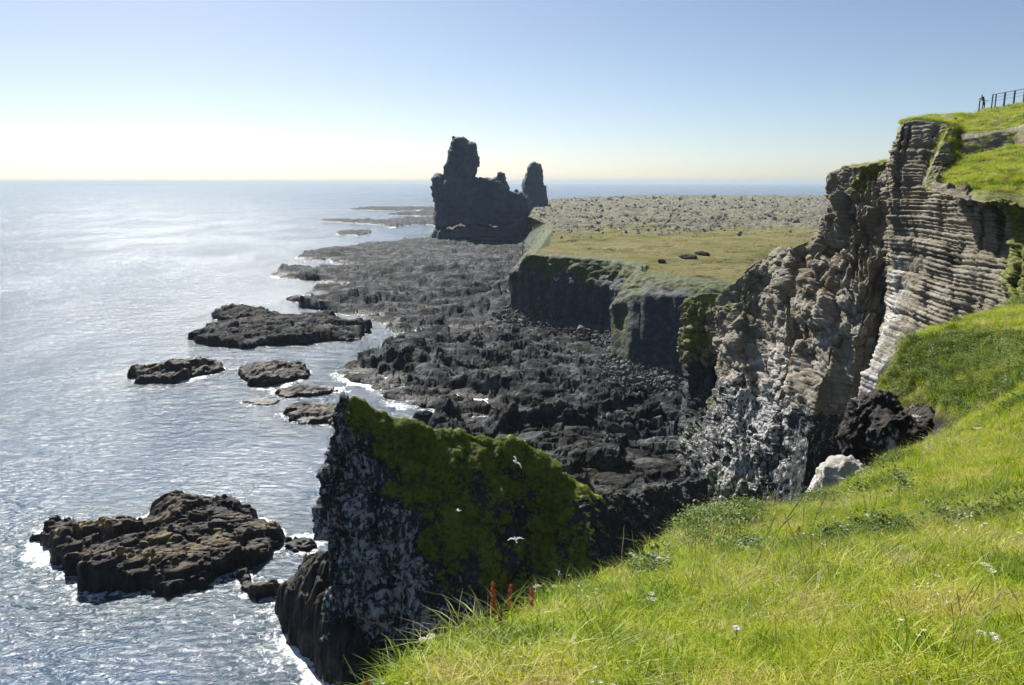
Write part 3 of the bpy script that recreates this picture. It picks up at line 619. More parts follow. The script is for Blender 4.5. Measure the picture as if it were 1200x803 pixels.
# ------------------------------------------------------------------ the near hill
edge = [(-26, -60), (-9, -16), (-3.2, -2), (-1.7, .6), (-1.15, 2.2)] + [tuple(at(*p)[:2]) for p in
  [(470, 803, 3.6), (520, 770, 4.0), (570, 742, 4.6), (640, 704, 5.8), (700, 682, 7.0), (760, 660, 8.4), (805, 635, 10), (850, 603, 12), (890, 606, 12.5), (925, 605, 13), (960, 583, 15), (1000, 566, 16.5), (1032, 548, 18), (1075, 532, 19.2), (1118, 512, 20.5),
   (1140, 490, 22), (1100, 488, 24.5), (1060, 484, 25.5), (1040, 460, 26.5), (1044, 432, 28), (1062, 404, 30), (1092, 388, 32), (1130, 374, 34), (1200, 356, 38)]] + [(31, 44), (38, 50), (60, 56), (95, 60), (95, -60)]
hz = [at(*p) for p in [(470, 803, 3.6), (570, 742, 4.6), (640, 704, 5.8), (760, 660, 8.4), (850, 603, 12), (925, 605, 13), (1000, 566, 16.5), (1032, 548, 18), (1118, 512, 20.5),
  (800, 803, 3.3), (1200, 803, 2.9), (900, 700, 5.3), (1200, 700, 4.5), (1000, 600, 10.5), (1200, 600, 8), (1200, 540, 12.2), (1160, 482, 19.5), (1200, 480, 17), (1200, 430, 23), (1100, 440, 26.5), (1060, 470, 26), (1200, 400, 27), (1100, 402, 29.5),
  (1062, 404, 30), (1200, 357, 37), (1130, 375, 34)]]
hz += [np.array(p, float) for p in [(0, 0, 44.3), (-1.7, .6, 43.9), (6, -3, 46), (12, 3, 45), (20, 8, 45.5), (30, 20, 45), (60, 20, 52), (60, 50, 47), (36, 42, 41.5), (20, -20, 50), (60, -40, 58), (-9, -16, 43), (-20, -50, 42)]]
hz = np.array(hz)
def tps_fit(P, z, lam=.02):
    n = len(P); d = np.hypot(P[:, None, 0]-P[None, :, 0], P[:, None, 1]-P[None, :, 1]); K = np.where(d > 0, d*d*np.log(d+1e-12), 0)+lam*np.eye(n)
    A = np.zeros((n+3, n+3)); A[:n, :n] = K; A[:n, n:] = np.c_[np.ones(n), P]; A[n:, :n] = A[:n, n:].T
    s = np.linalg.solve(A, np.r_[z, 0, 0, 0]); return s
tw = tps_fit(hz[:, :2], hz[:, 2])
def tps(x, y):
    o = tw[-3]+tw[-2]*x+tw[-1]*y
    for k, p in enumerate(hz):
        r2 = (x-p[0])**2+(y-p[1])**2; o = o+tw[k]*.5*r2*np.log(r2+1e-12)
    return o
def hill_z(x, y, dd=None):
    P3 = np.stack([x, y, x*0], 1)
    if dd is None: dd = sdist(x, y, np.array(edge))
    z = tps(x, y)+fbm(P3, 3.0, 3, .5, 91)*.16*np.clip(y/8, .3, 1)+fbm(P3, .7, 3, .5, 92)*.06
    e = np.clip(-dd-.02, 0, None)*np.clip(10/np.maximum(y, 2.5), 1, 3.5); jag = 1+.5*fbm(P3, 1.6, 3, .6, 93)
    z = z-np.where(e < .5, e*e*2.2, .55+(e-.5)*2.9)*jag
    return z
xs = np.concatenate([np.arange(-30, -5, .8), np.arange(-5, 30, .11), np.arange(30, 95, .8)]); ys = np.concatenate([np.arange(-60, 0, 1.0), np.arange(0, 42, .11), np.arange(42, 60, .8)])
X, Y = np.meshgrid(xs, ys, indexing='ij'); x = X.ravel(); y = Y.ravel(); dd = sdist(x, y, np.array(edge)); P3 = np.stack([x, y, x*0], 1)
z = hill_z(x, y, dd); face = smooth(-.05, -.6, dd)
V = np.stack([x, y, z], 1); V[:, 0] += face*fbm(V, 1.3, 4, .6, 94)*.5; V[:, 1] += face*fbm(V, 1.3, 4, .6, 95)*.5
V[:, 2] = np.maximum(V[:, 2], -2); Q = grid_quads(*X.shape); keep = (V[Q][:, :, 2].max(1) > 0)
V, Q, mk = compact(V, Q, keep, np.stack([.3*smooth(-.5, .2, fbm(P3, 1.5, 2, .5, 96)), 1-face, x*0], 1))
mt, nt, b = mat_new('turf_and_earth'); g = NB(nt); P = g.pos(); A = g.attr()
turf = g.ramp(g.noise(P, .9, 6, .6), [(.3, (.045, .060, .012)), (.5, (.09, .105, .022)), (.7, (.17, .15, .06))])
rk = g.ramp(g.noise(P, 1.4, 7, .65), [(.3, (.015, .014, .012)), (.52, (.055, .048, .04)), (.7, (.13, .12, .10))])
nt.links.new(g.mix(g.mr(A[1], .3, .6), rk, turf), b.inputs['Base Color']); b.inputs['Roughness'].default_value = .95; b.inputs['Specular IOR Level'].default_value = .1
nt.links.new(g.bump(g.noise(P, 5, 7, .7), .8, .12), b.inputs['Normal'])
tag(link('grassy_hill', np_mesh('grassy_hill', V, Q, mk), mt), kind='structure')

# ------------------------------------------------------------------ scatter (one object, geometry nodes)
def scatter(name, pts, rot, scl, idx, sources, **tg):
    me = bpy.data.meshes.new(name); me.vertices.add(len(pts)); me.vertices.foreach_set('co', np.asarray(pts, np.float32).ravel())
    for nm, arr, ty, key in (('rot', rot, 'FLOAT_VECTOR', 'vector'), ('scl', scl, 'FLOAT_VECTOR', 'vector'), ('idx', idx, 'INT', 'value')):
        a = me.attributes.new(nm, ty, 'POINT'); a.data.foreach_set(key, np.asarray(arr, np.int32 if ty == 'INT' else np.float32).ravel())
    coll = bpy.data.collections.new(name+'_sources')
    for s in sources: coll.objects.link(s)
    ng = bpy.data.node_groups.new(name, 'GeometryNodeTree')
    ng.interface.new_socket('Geometry', in_out='INPUT', socket_type='NodeSocketGeometry'); ng.interface.new_socket('Geometry', in_out='OUTPUT', socket_type='NodeSocketGeometry')
    gi = ng.nodes.new('NodeGroupInput'); go = ng.nodes.new('NodeGroupOutput'); ip = ng.nodes.new('GeometryNodeInstanceOnPoints')
    ci = ng.nodes.new('GeometryNodeCollectionInfo'); ci.inputs['Collection'].default_value = coll; ci.inputs['Separate Children'].default_value = True; ci.inputs['Reset Children'].default_value = True
    ip.inputs['Pick Instance'].default_value = True
    def na(n_, t):
        q = ng.nodes.new('GeometryNodeInputNamedAttribute'); q.data_type = t; q.inputs['Name'].default_value = n_; return q.outputs['Attribute']
    mv = ng.nodes.new('GeometryNodeMeshToPoints')
    L = ng.links; L.new(gi.outputs[0], mv.inputs[0]); L.new(mv.outputs[0], ip.inputs['Points']); L.new(ci.outputs[0], ip.inputs['Instance'])
    L.new(na('idx', 'INT'), ip.inputs['Instance Index']); L.new(na('scl', 'FLOAT_VECTOR'), ip.inputs['Scale'])
    e2r = ng.nodes.new('FunctionNodeEulerToRotation'); L.new(na('rot', 'FLOAT_VECTOR'), e2r.inputs[0]); L.new(e2r.outputs[0], ip.inputs['Rotation'])
    L.new(ip.outputs[0], go.inputs[0])
    o = bpy.data.objects.new(name, me); COL.objects.link(o); md = o.modifiers.new('scatter', 'NODES'); md.node_group = ng
    return tag(o, **tg)

def leafmat(name, stops, trans=.45, rough=.5):
    m, nt, b = mat_new(name); g = NB(nt); P = g.pos()
    oi = nt.nodes.new('ShaderNodeObjectInfo')
    big = g.noise(P, .55, 4, .6)
    big = g.math('ADD', g.math('MULTIPLY', big, .5), g.math('MULTIPLY', g.noise(P, 2.4, 3, .6), .5))
    f = g.math('ADD', g.math('MULTIPLY', oi.outputs['Random'], .45), g.math('MULTIPLY', g.mr(big, .38, .62), .55))
    c = g.ramp(f, stops); nt.links.new(c, b.inputs['Base Color']); b.inputs['Roughness'].default_value = rough; b.inputs['Specular IOR Level'].default_value = .3
    t = nt.nodes.new('ShaderNodeBsdfTranslucent'); nt.links.new(c, t.inputs[0]); mx = nt.nodes.new('ShaderNodeMixShader'); mx.inputs[0].default_value = trans
    nt.links.new(b.outputs[0], mx.inputs[1]); nt.links.new(t.outputs[0], mx.inputs[2]); nt.links.new(mx.outputs[0], nt.nodes['Material Output'].inputs[0]); return m
GM = leafmat('grass_blades', [(.14, (.09, .18, .008)), (.34, (.28, .40, .018)), (.60, (.48, .52, .04)), (.80, (.60, .55, .18)), (.94, (.48, .36, .15))])
SM = leafmat('straw', [(.2, (.38, .33, .16)), (.8, (.52, .46, .30))], .35)
LM = leafmat('green_leaves', [(.2, (.07, .13, .012)), (.7, (.17, .23, .03))], .4)
def tuft(name, nb, rad, hh, wd, lean, mat, rs, segs=4):
    V = []; Fc = []
    for _ in range(nb):
        a = rs.uniform(0, 6.283); r = rad*math.sqrt(rs.random()); bx, by = r*math.cos(a), r*math.sin(a)
        h = hh*rs.uniform(.5, 1.15); w_ = wd*rs.uniform(.7, 1.3); dr = rs.uniform(0, 6.283); ln = lean*rs.uniform(.2, 1.4); fa = rs.uniform(0, 3.14)
        fx, fy = math.cos(fa)*w_/2, math.sin(fa)*w_/2; o = len(V)
        for s in range(segs+1):
            t = s/segs; q = ln*t*t*h; z = h*(t-.35*ln*t*t*t); k = (1-t)**.6 if s < segs else 0
            cx, cy = bx+math.cos(dr)*q, by+math.sin(dr)*q
            if s < segs: V += [(cx-fx*k, cy-fy*k, z-.02*(s == 0)), (cx+fx*k, cy+fy*k, z-.02*(s == 0))]
            else: V.append((cx, cy, z))
        for s in range(segs-1): Fc.append([o+2*s, o+2*s+1, o+2*s+3, o+2*s+2])
        Fc.append([o+2*segs-2, o+2*segs-1, o+2*segs])
    me = flat_mesh(name, V, Fc); me.materials.append(mat)
    for p in me.polygons: p.use_smooth = True
    return bpy.data.objects.new(name, me)
rs = random.Random(11)
TUF = [tuft('tuft_%02d' % k, 40, .11, .095+.032*(k % 3), .0055, 1.15, GM, rs) for k in range(7)]
TUF += [tuft('tuft_%02d' % (7+k), 16, .11, .19, .004, 1.1, SM, rs) for k in range(2)]
def seed_head(name, rs):
    V = []; Fc = []
    for s in range(3):
        a = rs.uniform(0, 6.28); ln = rs.uniform(.05, .12); h = rs.uniform(.32, .46); 
        def ring(x, y, z, r): 
            for k in range(3): V.append((x+r*math.cos(k*2.094), y+r*math.sin(k*2.094), z))
        o = len(V); prof = [(0, .0015), (.6, .0012), (.74, .0012), (.78, .002), (.86, .0028), (.95, .002), (1, .001)]
        for t, r in prof: ring(math.cos(a)*ln*t*t+.02*s, math.sin(a)*ln*t*t, h*t, r)
        for i in range(len(prof)-1):
            for k in range(3): Fc.append([o+3*i+k, o+3*i+(k+1) % 3, o+3*i+3+(k+1) % 3, o+3*i+3+k])
    me = flat_mesh(name, V, Fc); me.materials.append(SM); return bpy.data.objects.new(name, me)
TUF += [seed_head('tuft_%02d' % (9+k), rs) for k in range(2)]
# leafy herb for darker spots
def herb(name, nb, rs, s=.05):
    V = []; Fc = []
    for _ in range(nb):
        a = rs.uniform(0, 6.28); r = .12*rs.random(); z = rs.uniform(.02, .13); b = rs.uniform(0, 6.28); L_ = s*rs.uniform(.6, 1.3); W = L_*.35; up_ = rs.uniform(-.2, .6)*L_
        c = (r*math.cos(a), r*math.sin(a), z); d = (math.cos(b), math.sin(b)); o = len(V)
        V += [c, (c[0]+d[0]*L_*.5-d[1]*W, c[1]+d[1]*L_*.5+d[0]*W, z+up_*.7), (c[0]+d[0]*L_, c[1]+d[1]*L_, z+up_), (c[0]+d[0]*L_*.5+d[1]*W, c[1]+d[1]*L_*.5-d[0]*W, z+up_*.7)]
        Fc.append([o, o+1, o+2, o+3])
    me = flat_mesh(name, V, Fc); me.materials.append(LM); return bpy.data.objects.new(name, me)
HB = [herb('herb_%d' % k, 90, rs, .026) for k in range(3)]
# points in the part of the hill one can see
pts = []; want = [(1.2, 4, 240), (4, 8, 130), (8, 14, 75), (14, 24, 42), (24, 42, 30)]
PXl, PXr = -.42, .86
for y0, y1, dens in want:
    area = (PXr-PXl)*(y1*y1-y0*y0)/2; nn = int(area*dens)
    yy = np.sqrt(rng.uniform(y0*y0, y1*y1, nn)); xx = yy*rng.uniform(PXl, PXr, nn)
    pts.append(np.stack([xx, yy], 1))
pts = np.concatenate(pts); dd = sdist(pts[:, 0], pts[:, 1], np.array(edge)); ok = dd > np.where(pts[:, 1] < 9, .02, -.25); pts = pts[ok]; dd = dd[ok]
zz = hill_z(pts[:, 0], pts[:, 1]); n = len(pts); P3 = np.c_[pts, zz]
clump = fbm(P3*[1, 1, 0], 1.6, 3, .5, 97); sc = (1+.020*pts[:, 1])*(1+.65*np.clip(clump, -.6, 1))*rng.uniform(.7, 1.25, n)
idx = rng.integers(0, 7, n); u = rng.random(n); dry = fbm(P3*[1, 1, 0], 2.6, 3, .5, 98) > .02
idx = np.where(u < np.where(dry, .16, .05), rng.integers(7, 9, n), idx); idx = np.where(u > .992, rng.integers(9, 11, n), idx)
rot = np.stack([rng.normal(0, .18, n), rng.normal(0, .18, n)-.1, rng.uniform(0, 6.28, n)], 1)
scatter('grass', P3, rot, np.stack([sc*1.15, sc*1.15, sc], 1), idx, TUF, kind='stuff', label='bright sunlit green and straw coloured grass covering the near slope', cat='grass')
cV, cvr = TOPV; cand = np.where((cvr > 6.15) & (cvr < 9) & (cV[:, 1] < 112) & (cV[:, 1] > 50))[0]; cand = rng.choice(cand, 26000); k = len(cand)
drow = ((cvr[cand] > 6.95) & (cvr[cand] < 8.1)); keep = rng.random(k) > drow*.96; cand = cand[keep]; k = len(cand)
s3 = rng.uniform(1.6, 3.4, k)[:, None]; scatter('clifftop_grass', cV[cand]+rng.normal(0, .15, (k, 3))*[1, 1, 0], np.stack([rng.normal(0, .2, k), rng.normal(0, .2, k), rng.uniform(0, 6.28, k)], 1), np.repeat(s3, 3, 1)*[1.3, 1.3, .8], rng.integers(0, 7, k), TUF, kind='stuff', label='sunlit green grass on the terraces above the layered cliff', cat='grass')
hb = fbm(P3*[1, 1, 0], 2.2, 3, .5, 99) > .26; hb |= (np.hypot(pts[:, 0]-at(1100, 450, 26)[0], pts[:, 1]-26.) < 4.5)
sel = np.where(hb)[0]; sel = sel[rng.random(len(sel)) < .8]
k = len(sel); s2 = np.repeat(rng.uniform(.8, 1.7, k)[:, None], 3, 1)*(1+.02*pts[sel, 1])[:, None]
scatter('leafy_herbs', P3[sel]+rng.normal(0, .05, (k, 3))*[1, 1, 0], np.stack([rng.normal(0, .2, k), rng.normal(0, .2, k), rng.uniform(0, 6.28, k)], 1), s2, rng.integers(0, 3, k), HB, kind='stuff', label='low leafy green herbs growing among the near grass', cat='plants')
fl = []
for k in range(2):
    V = []; Fc = []
    for q in range(5):
        ox, oy, h = (rs.uniform(-.06, .06), rs.uniform(-.06, .06), rs.uniform(.12, .19)); o = len(V)
        V += [(ox-.0015, oy, 0), (ox+.0015, oy, 0), (ox, oy, h)]; Fc.append([o, o+1, o+2])
        for j in range(5):
            a = j*1.257; b_ = .008; o = len(V); V += [(ox, oy, h), (ox+b_*math.cos(a-.4), oy+b_*math.sin(a-.4), h+.004), (ox+b_*math.cos(a+.4), oy+b_*math.sin(a+.4), h+.004)]; Fc.append([o, o+1, o+2])
    me = flat_mesh('bloom', V, Fc); me.materials.append(simple_mat('tiny_bloom', (.75, .74, .68), .7, (.6, .55, .5), 30, .3)); fl.append(bpy.data.objects.new('bloom_%d' % k, me))
k = 130; sel = rng.choice(len(P3), k, replace=False)
scatter('tiny_flowers', P3[sel], np.stack([rng.normal(0, .1, k), rng.normal(0, .1, k), rng.uniform(0, 6.28, k)], 1), np.repeat(rng.uniform(.8, 1.3, k)[:, None]*(1+.05*pts[sel, 1])[:, None], 3, 1), rng.integers(0, 2, k), fl, kind='stuff', label='tiny white flower heads dotted through the near grass', cat='flowers')
# moss cushions and leaves on the mossy stack
V, N2, moss, Q = STK
MM = leafmat('moss_leaves', [(.15, (.10, .15, .012)), (.5, (.26, .33, .025)), (.85, (.42, .45, .05))], .3)
HB2 = [herb('cushion_%d' % k, 60, rs, .04) for k in range(3)]
for h_ in HB2: h_.data.materials[0] = MM
cand = np.where((moss+rng.normal(0, .2, len(moss)) > .72) & (V[:, 2] > 4))[0]; cand = rng.choice(cand, min(40000, len(cand)), replace=False); k = len(cand)
nn = N2[cand]; rx = np.arccos(np.clip(nn[:, 2], -1, 1))*.7; az = np.arctan2(nn[:, 1], nn[:, 0])
rot = np.stack([rx*0, rx, az], 1); s2 = np.repeat(rng.uniform(1.0, 2.4, k)[:, None], 3, 1)*[1, 1, .9]
scatter('stack_vegetation', V[cand]-nn*.05, rot, s2, rng.integers(0, 3, k), HB2, kind='stuff', label='dense green moss and scurvy grass on the face of the near stack', cat='moss')

# loose stones: scree at the foot of the plateau cliff, rubble on the plateau
def stone(name, rs, sub=1, mat=None):
    import bmesh
    bm = bmesh.new(); bmesh.ops.create_icosphere(bm, subdivisions=sub+1, radius=.5)
    for v in bm.verts:
        p = v.co; k = 1+.35*(math.sin(p.x*7+rs.random())*math.cos(p.y*6+p.z*5)); v.co = Vector((p.x*k, p.y*k*rs.uniform(.93, 1.07), p.z*k*.7))
    me = bpy.data.meshes.new(name); bm.to_mesh(me); bm.free(); me.materials.append(mat); return bpy.data.objects.new(name, me)
grey = simple_mat('scree_stone', (.17, .165, .16), .85, (.06, .06, .062), 2); tan = simple_mat('rubble_stone', (.225, .21, .18), .9, (.11, .105, .095), 1)
ST = [stone('stone_%d' % k, rs, 1, grey) for k in range(4)]; ST2 = [stone('rubble_%d' % k, rs, 1, tan) for k in range(4)]
bp = np.array([atz(*c[0], 1.5)[:2] for c in PC[4:16]]); t = rng.uniform(0, len(bp)-1.001, 5200); i = t.astype(int); f = (t-i)[:, None]; b0 = bp[i]*(1-f)+bp[i+1]*f
off = np.abs(rng.normal(0, 1, len(b0)))*6.0; pt = np.c_[b0[:, 0]-off*.55+1.5, b0[:, 1]-off*.85+2, 2.2+np.exp(-off/3)*2.2+rng.normal(0, .45, len(b0))]
k = len(pt); s = rng.lognormal(-.35, .45, k)[:, None]*rng.uniform(.6, 1.3, (k, 3)); scatter('scree', pt, rng.uniform(0, 6.28, (k, 3)), s, rng.integers(0, 4, k), ST, kind='stuff', label='pale grey fallen stones along the foot of the dark plateau cliff', cat='scree')
yy = 1/rng.uniform(1/1400, 1/300, 8000); xx = yy*rng.uniform(.03, .6, 8000); ok = (sdist(xx, yy, pl) > 3) & (yy+fbm(np.c_[xx, yy, xx*0], 60, 3, .5, 61)*220+rng.normal(0, 40, len(xx)) > 440); xx = xx[ok]; yy = yy[ok]; cl_ = fbm(np.c_[xx, yy*.5, xx*0], 45, 3, .6, 67) > .0; ok = cl_ | (rng.random(len(xx)) < .25); xx = xx[ok]; yy = yy[ok]; k = len(xx)
s = (rng.lognormal(-.15, .5, k)*np.clip(yy/500, .8, 2))[:, None]*rng.uniform(.7, 1.5, (k, 3))
scatter('lava_rubble', np.c_[xx, yy, 23.3+fbm(np.c_[xx, yy, xx*0], 40, 3, .5, 62)*.9+rng.normal(0, .3, k)], rng.uniform(0, 6.28, (k, 3))*[0.2, .2, 1], s, rng.integers(0, 4, k), ST2, kind='stuff', label='brown lava rubble strewn over the far part of the plateau', cat='rubble')

# ------------------------------------------------------------------ boulders and outcrops one can point at
def boulder(name, px, py, Y, w_, d_, h_, mat, label, cat='rock', seed=0, sink=.35, guano=0., sub=5, rg=1.):
    import bmesh
    bm = bmesh.new(); bmesh.ops.create_icosphere(bm, subdivisions=sub, radius=1)
    co = np.array([v.co[:] for v in bm.verts]); Q = np.array([[v.index for v in f.verts] for f in bm.faces]); bm.free()
    s = np.sign(co)*np.abs(co)**.75; co2 = s*np.array([w_/2, d_/2, h_/2]); sz = min(w_, d_, h_)
    nn = co/np.linalg.norm(co, axis=1)[:, None]
    co2 = co2+nn*(fbm(co2+seed, sz*.8, 3, .6, seed)*sz*.3*rg+fbm(co2+seed, sz*.3, 4, .6, seed+1, ridged=True)*sz*.15*rg)[:, None]
    mk = np.stack([np.full(len(co), guano), co[:, 0]*0, co[:, 0]*0], 1)
    o = link(name, np_mesh(name, co2, Q, mk), mat); o.location = at(px, py, Y); return tag(o, label, cat)
boulder('pale_boulder', 990, 577, 20.5, 1.45, 1.3, 1.6, M['pale'], 'large white weathered rock at the turf edge below the dark cave', seed=3)
boulder('pale_boulder', 922, 616, 15.2, .75, .7, .6, M['pale'], 'smaller white rock half hidden by grass, lower left of the big one', seed=8)
boulder('cliff_foot_rock', 1135, 533, 21.8, 1.5, 1.3, 1.7, M['stack'], 'brownish rock block in the gully under the grassy knob', seed=12, guano=.25, sub=6, rg=1.5)
boulder('gully_rock', 1065, 512, 24.4, 2.3, 1.5, 1.4, M['skerry'], 'dark crumbling rock mass under the left edge of the grassy knob', seed=15, guano=.2, sub=6, rg=1.25)
boulder('gully_rock', 1022, 505, 25.5, 1.5, 1.6, 2.2, M['skerry'], 'narrow dark rock leaning left of the crumbling gully mass', seed=19, guano=.2, sub=6, rg=1.2)
boulder('lava_outcrop', 806, 301.3, 251, 4.6, 7, .9, M['basalt'], 'dark lava outcrop on the middle of the green plateau', 'rock outcrop', 23, sub=5, rg=3.0)
boulder('lava_outcrop', 823, 298, 263, 3.8, 7, .9, M['basalt'], 'smaller dark outcrop right beside the plateau outcrop', 'rock outcrop', 29, sub=5, rg=3.0)
boulder('lava_outcrop', 775, 306, 236, 1.8, 3, .6, M['basalt'], 'low dark outcrop on the plateau nearest the two walkers', 'rock outcrop', 31, sub=5, rg=3.0)
boulder('fallen_block', 497, 491, 148, 3.2, 3, 2.6, M['basalt'], 'black block standing in the small pool behind the mossy stack', 'rock', 37, sub=4)

# ------------------------------------------------------------------ people
SKIN = simple_mat('skin', (.42, .26, .19), .6); DARKC = simple_mat('dark_jacket', (.018, .02, .03), .8); GREYC = simple_mat('grey_trousers', (.035, .04, .06), .85)
HAIR = simple_mat('dark_hair', (.02, .014, .01), .6); BLUEC = simple_mat('navy_jacket', (.02, .03, .06), .8); BAG = simple_mat('pale_backpack', (.45, .43, .42), .8)
def skin_mesh(name, verts, edges, radii, mat, sub=2):
    me = bpy.data.meshes.new(name+'_rig'); me.from_pydata(verts, edges, []); o = bpy.data.objects.new('tmp', me); COL.objects.link(o)
    o.modifiers.new('s', 'SKIN'); sv = me.skin_vertices[0].data
    for i, r in enumerate(radii): sv[i].radius = (r, r) if not isinstance(r, tuple) else r
    sv[0].use_root = True; q = o.modifiers.new('u', 'SUBSURF'); q.levels = q.render_levels = sub
    dg = bpy.context.evaluated_depsgraph_get(); m2 = bpy.data.meshes.new_from_object(o.evaluated_get(dg)); bpy.data.objects.remove(o); m2.name = name
    m2.materials.clear(); m2.materials.append(mat)
    for p in m2.polygons: p.use_smooth = True
    return m2
def person(loc, rz, pose, jacket, trousers, label, bag=False):
    root = bpy.data.objects.new('person', None); COL.objects.link(root); root.location = loc; root.rotation_euler = (0, 0, rz); tag(root, label, 'person')
    ln = .28 if pose == 'lean' else 0.0; st = .16 if pose == 'walk' else .05
    hip = (0, 0, .92); ch = (0, ln*.8, 1.32); nk = (0, ln*1.15, 1.47); hd = (0, ln*1.4+.02, 1.6); tp = (0, ln*1.45+.02, 1.70)
    def arm(s):
        if pose == 'lean': return (s*.19, ln, 1.38), (s*.25, ln+.14, 1.15), (s*.17, ln+.40, 1.09), (s*.15, ln+.47, 1.09)
        return (s*.19, 0, 1.38), (s*.25, -s*st*.4, 1.12), (s*.25, .06-s*st*.6, .87), (s*.25, .08-s*st*.6, .79)
    def leg(s): return (s*.10, s*st*.5, .50), (s*.10, s*st-.02, .09), (s*.11, s*st+.15, .04)
    V = [hip, (0, ln*.35, 1.1), ch, nk, hd, tp]; E = [(0, 1), (1, 2), (2, 3), (3, 4), (4, 5)]; Rr = [.125, .115, (.15, .11), .055, (.085, .1), .06]
    for s in (-1, 1):
        a = arm(s); o = len(V); V += list(a); E += [(2, o), (o, o+1), (o+1, o+2), (o+2, o+3)]; Rr += [.055, .042, .03, .032]
        l = leg(s); o = len(V); V += list(l); E += [(0, o), (o, o+1), (o+1, o+2)]; Rr += [.06, .04, .035]
    link('body', skin_mesh('body', V, E, Rr, SKIN), None, root)
    V = [(0, 0, .86), (0, ln*.35, 1.1), ch, (0, ln*1.08, 1.44)]; E = [(0, 1), (1, 2), (2, 3)]; Rr = [(.165, .14), (.15, .13), (.185, .14), .08]
    for s in (-1, 1):
        a = arm(s); o = len(V); V += list(a[:3]); E += [(2, o), (o, o+1), (o+1, o+2)]; Rr += [.075, .058, .046]
    link('jacket', skin_mesh('jacket', V, E, Rr, jacket), None, root)
    V = [(0, 0, .93)]; E = []; Rr = [(.155, .13)]
    for s in (-1, 1):
        l = leg(s); o = len(V); V += [l[0], l[1]]; E += [(0, o), (o, o+1)]; Rr += [.082, .06]
    link('trousers', skin_mesh('trousers', V, E, Rr, trousers), None, root)
    link('hair', skin_mesh('hair', [(0, hd[1]-.03, 1.62), (0, hd[1]-.02, 1.69), (0, hd[1]+.03, 1.71)], [(0, 1), (1, 2)], [.085, .088, .06], HAIR), None, root)
    for s in (-1, 1):
        l = leg(s)[1]; link('shoe', skin_mesh('shoe', [(l[0], l[1]-.04, .05), (l[0], l[1]+.1, .04), (l[0], l[1]+.19, .035)], [(0, 1), (1, 2)], [.055, .05, .04], HAIR, 1), None, root)
    if bag: link('backpack', skin_mesh('backpack', [(0, ln*.4-.2, 1.05), (0, ln*.7-.2, 1.38)], [(0, 1)], [(.14, .1), (.13, .09)], BAG), None, root)
    return root
def drop(px, py, z): return Vector(atz(px, py, z))
# walkers on the plateau (their height decides their distance)
for px, lab, j in ((752.5, 'left walker of the two on the plateau edge, in dark clothes', DARKC), (757.5, 'right walker of the two on the plateau edge, in a navy jacket', BLUEC)):
    c = atz(px, 317.5, 23.4); person((c[0], c[1], 23.15), .4, 'walk', j, GREYC, lab)
top = at(1152, 127.5, 106); person(tuple(top), 1.75, 'lean', DARKC, GREYC, 'person in dark clothes leaning on the railing at the cliff top')

# railing
RM = simple_mat('grey_steel', (.10, .115, .14), .5, metal=.6)
def box(name, a, b, r, mat, parent):
    a, b = Vector(a), Vector(b); d = b-a; q = d.to_track_quat('Z', 'Y'); V = []
    for z in (0, d.length):
        for sx, sy in ((-1, -1), (1, -1), (1, 1), (-1, 1)): V.append(a+q@Vector((sx*r, sy*r, z)))
    me = flat_mesh(name, V, [(3, 2, 1, 0), (4, 5, 6, 7), (0, 1, 5, 4), (1, 2, 6, 5), (2, 3, 7, 6), (3, 0, 4, 7)]); return link(name, me, mat, parent)
fr = bpy.data.objects.new('railing', None); COL.objects.link(fr); tag(fr, 'grey steel railing along the viewpoint at the cliff top', 'railing')
base = at(1162, 127, 107); fr.location = base
ft = [(1147, 128.3, 105), (1161.5, 127.5, 106.5), (1165.5, 127, 107.5), (1176, 124.5, 107.5), (1187.5, 121.5, 107.5), (1199, 118.5, 107.5), (1212, 115.5, 107.5), (1226, 112, 107.5)]
hh = [1.05, 1.75, 1.75, 1.7, 1.6, 1.5, 1.5, 1.5]; tops = []
for k, (p, h) in enumerate(zip(ft, hh)):
    a = at(*p)-base; a[2] -= .6; b_ = at(*p)-base+np.array([0, 0, h]); tops.append(b_); box('post', a, b_, .06 if k not in (3, 4) else .085, RM, fr)
for k in range(1, len(ft)-1):
    for j, fz in enumerate((0, .4, .8)):
        d_ = np.array([0, 0, -fz]); box('rail', tops[k]+d_, tops[k+1]+d_, .035 if j == 0 else .015, RM, fr)
box('rail', tops[0], tops[0]+np.array([1.3, .2, .0]), .03, RM, fr)

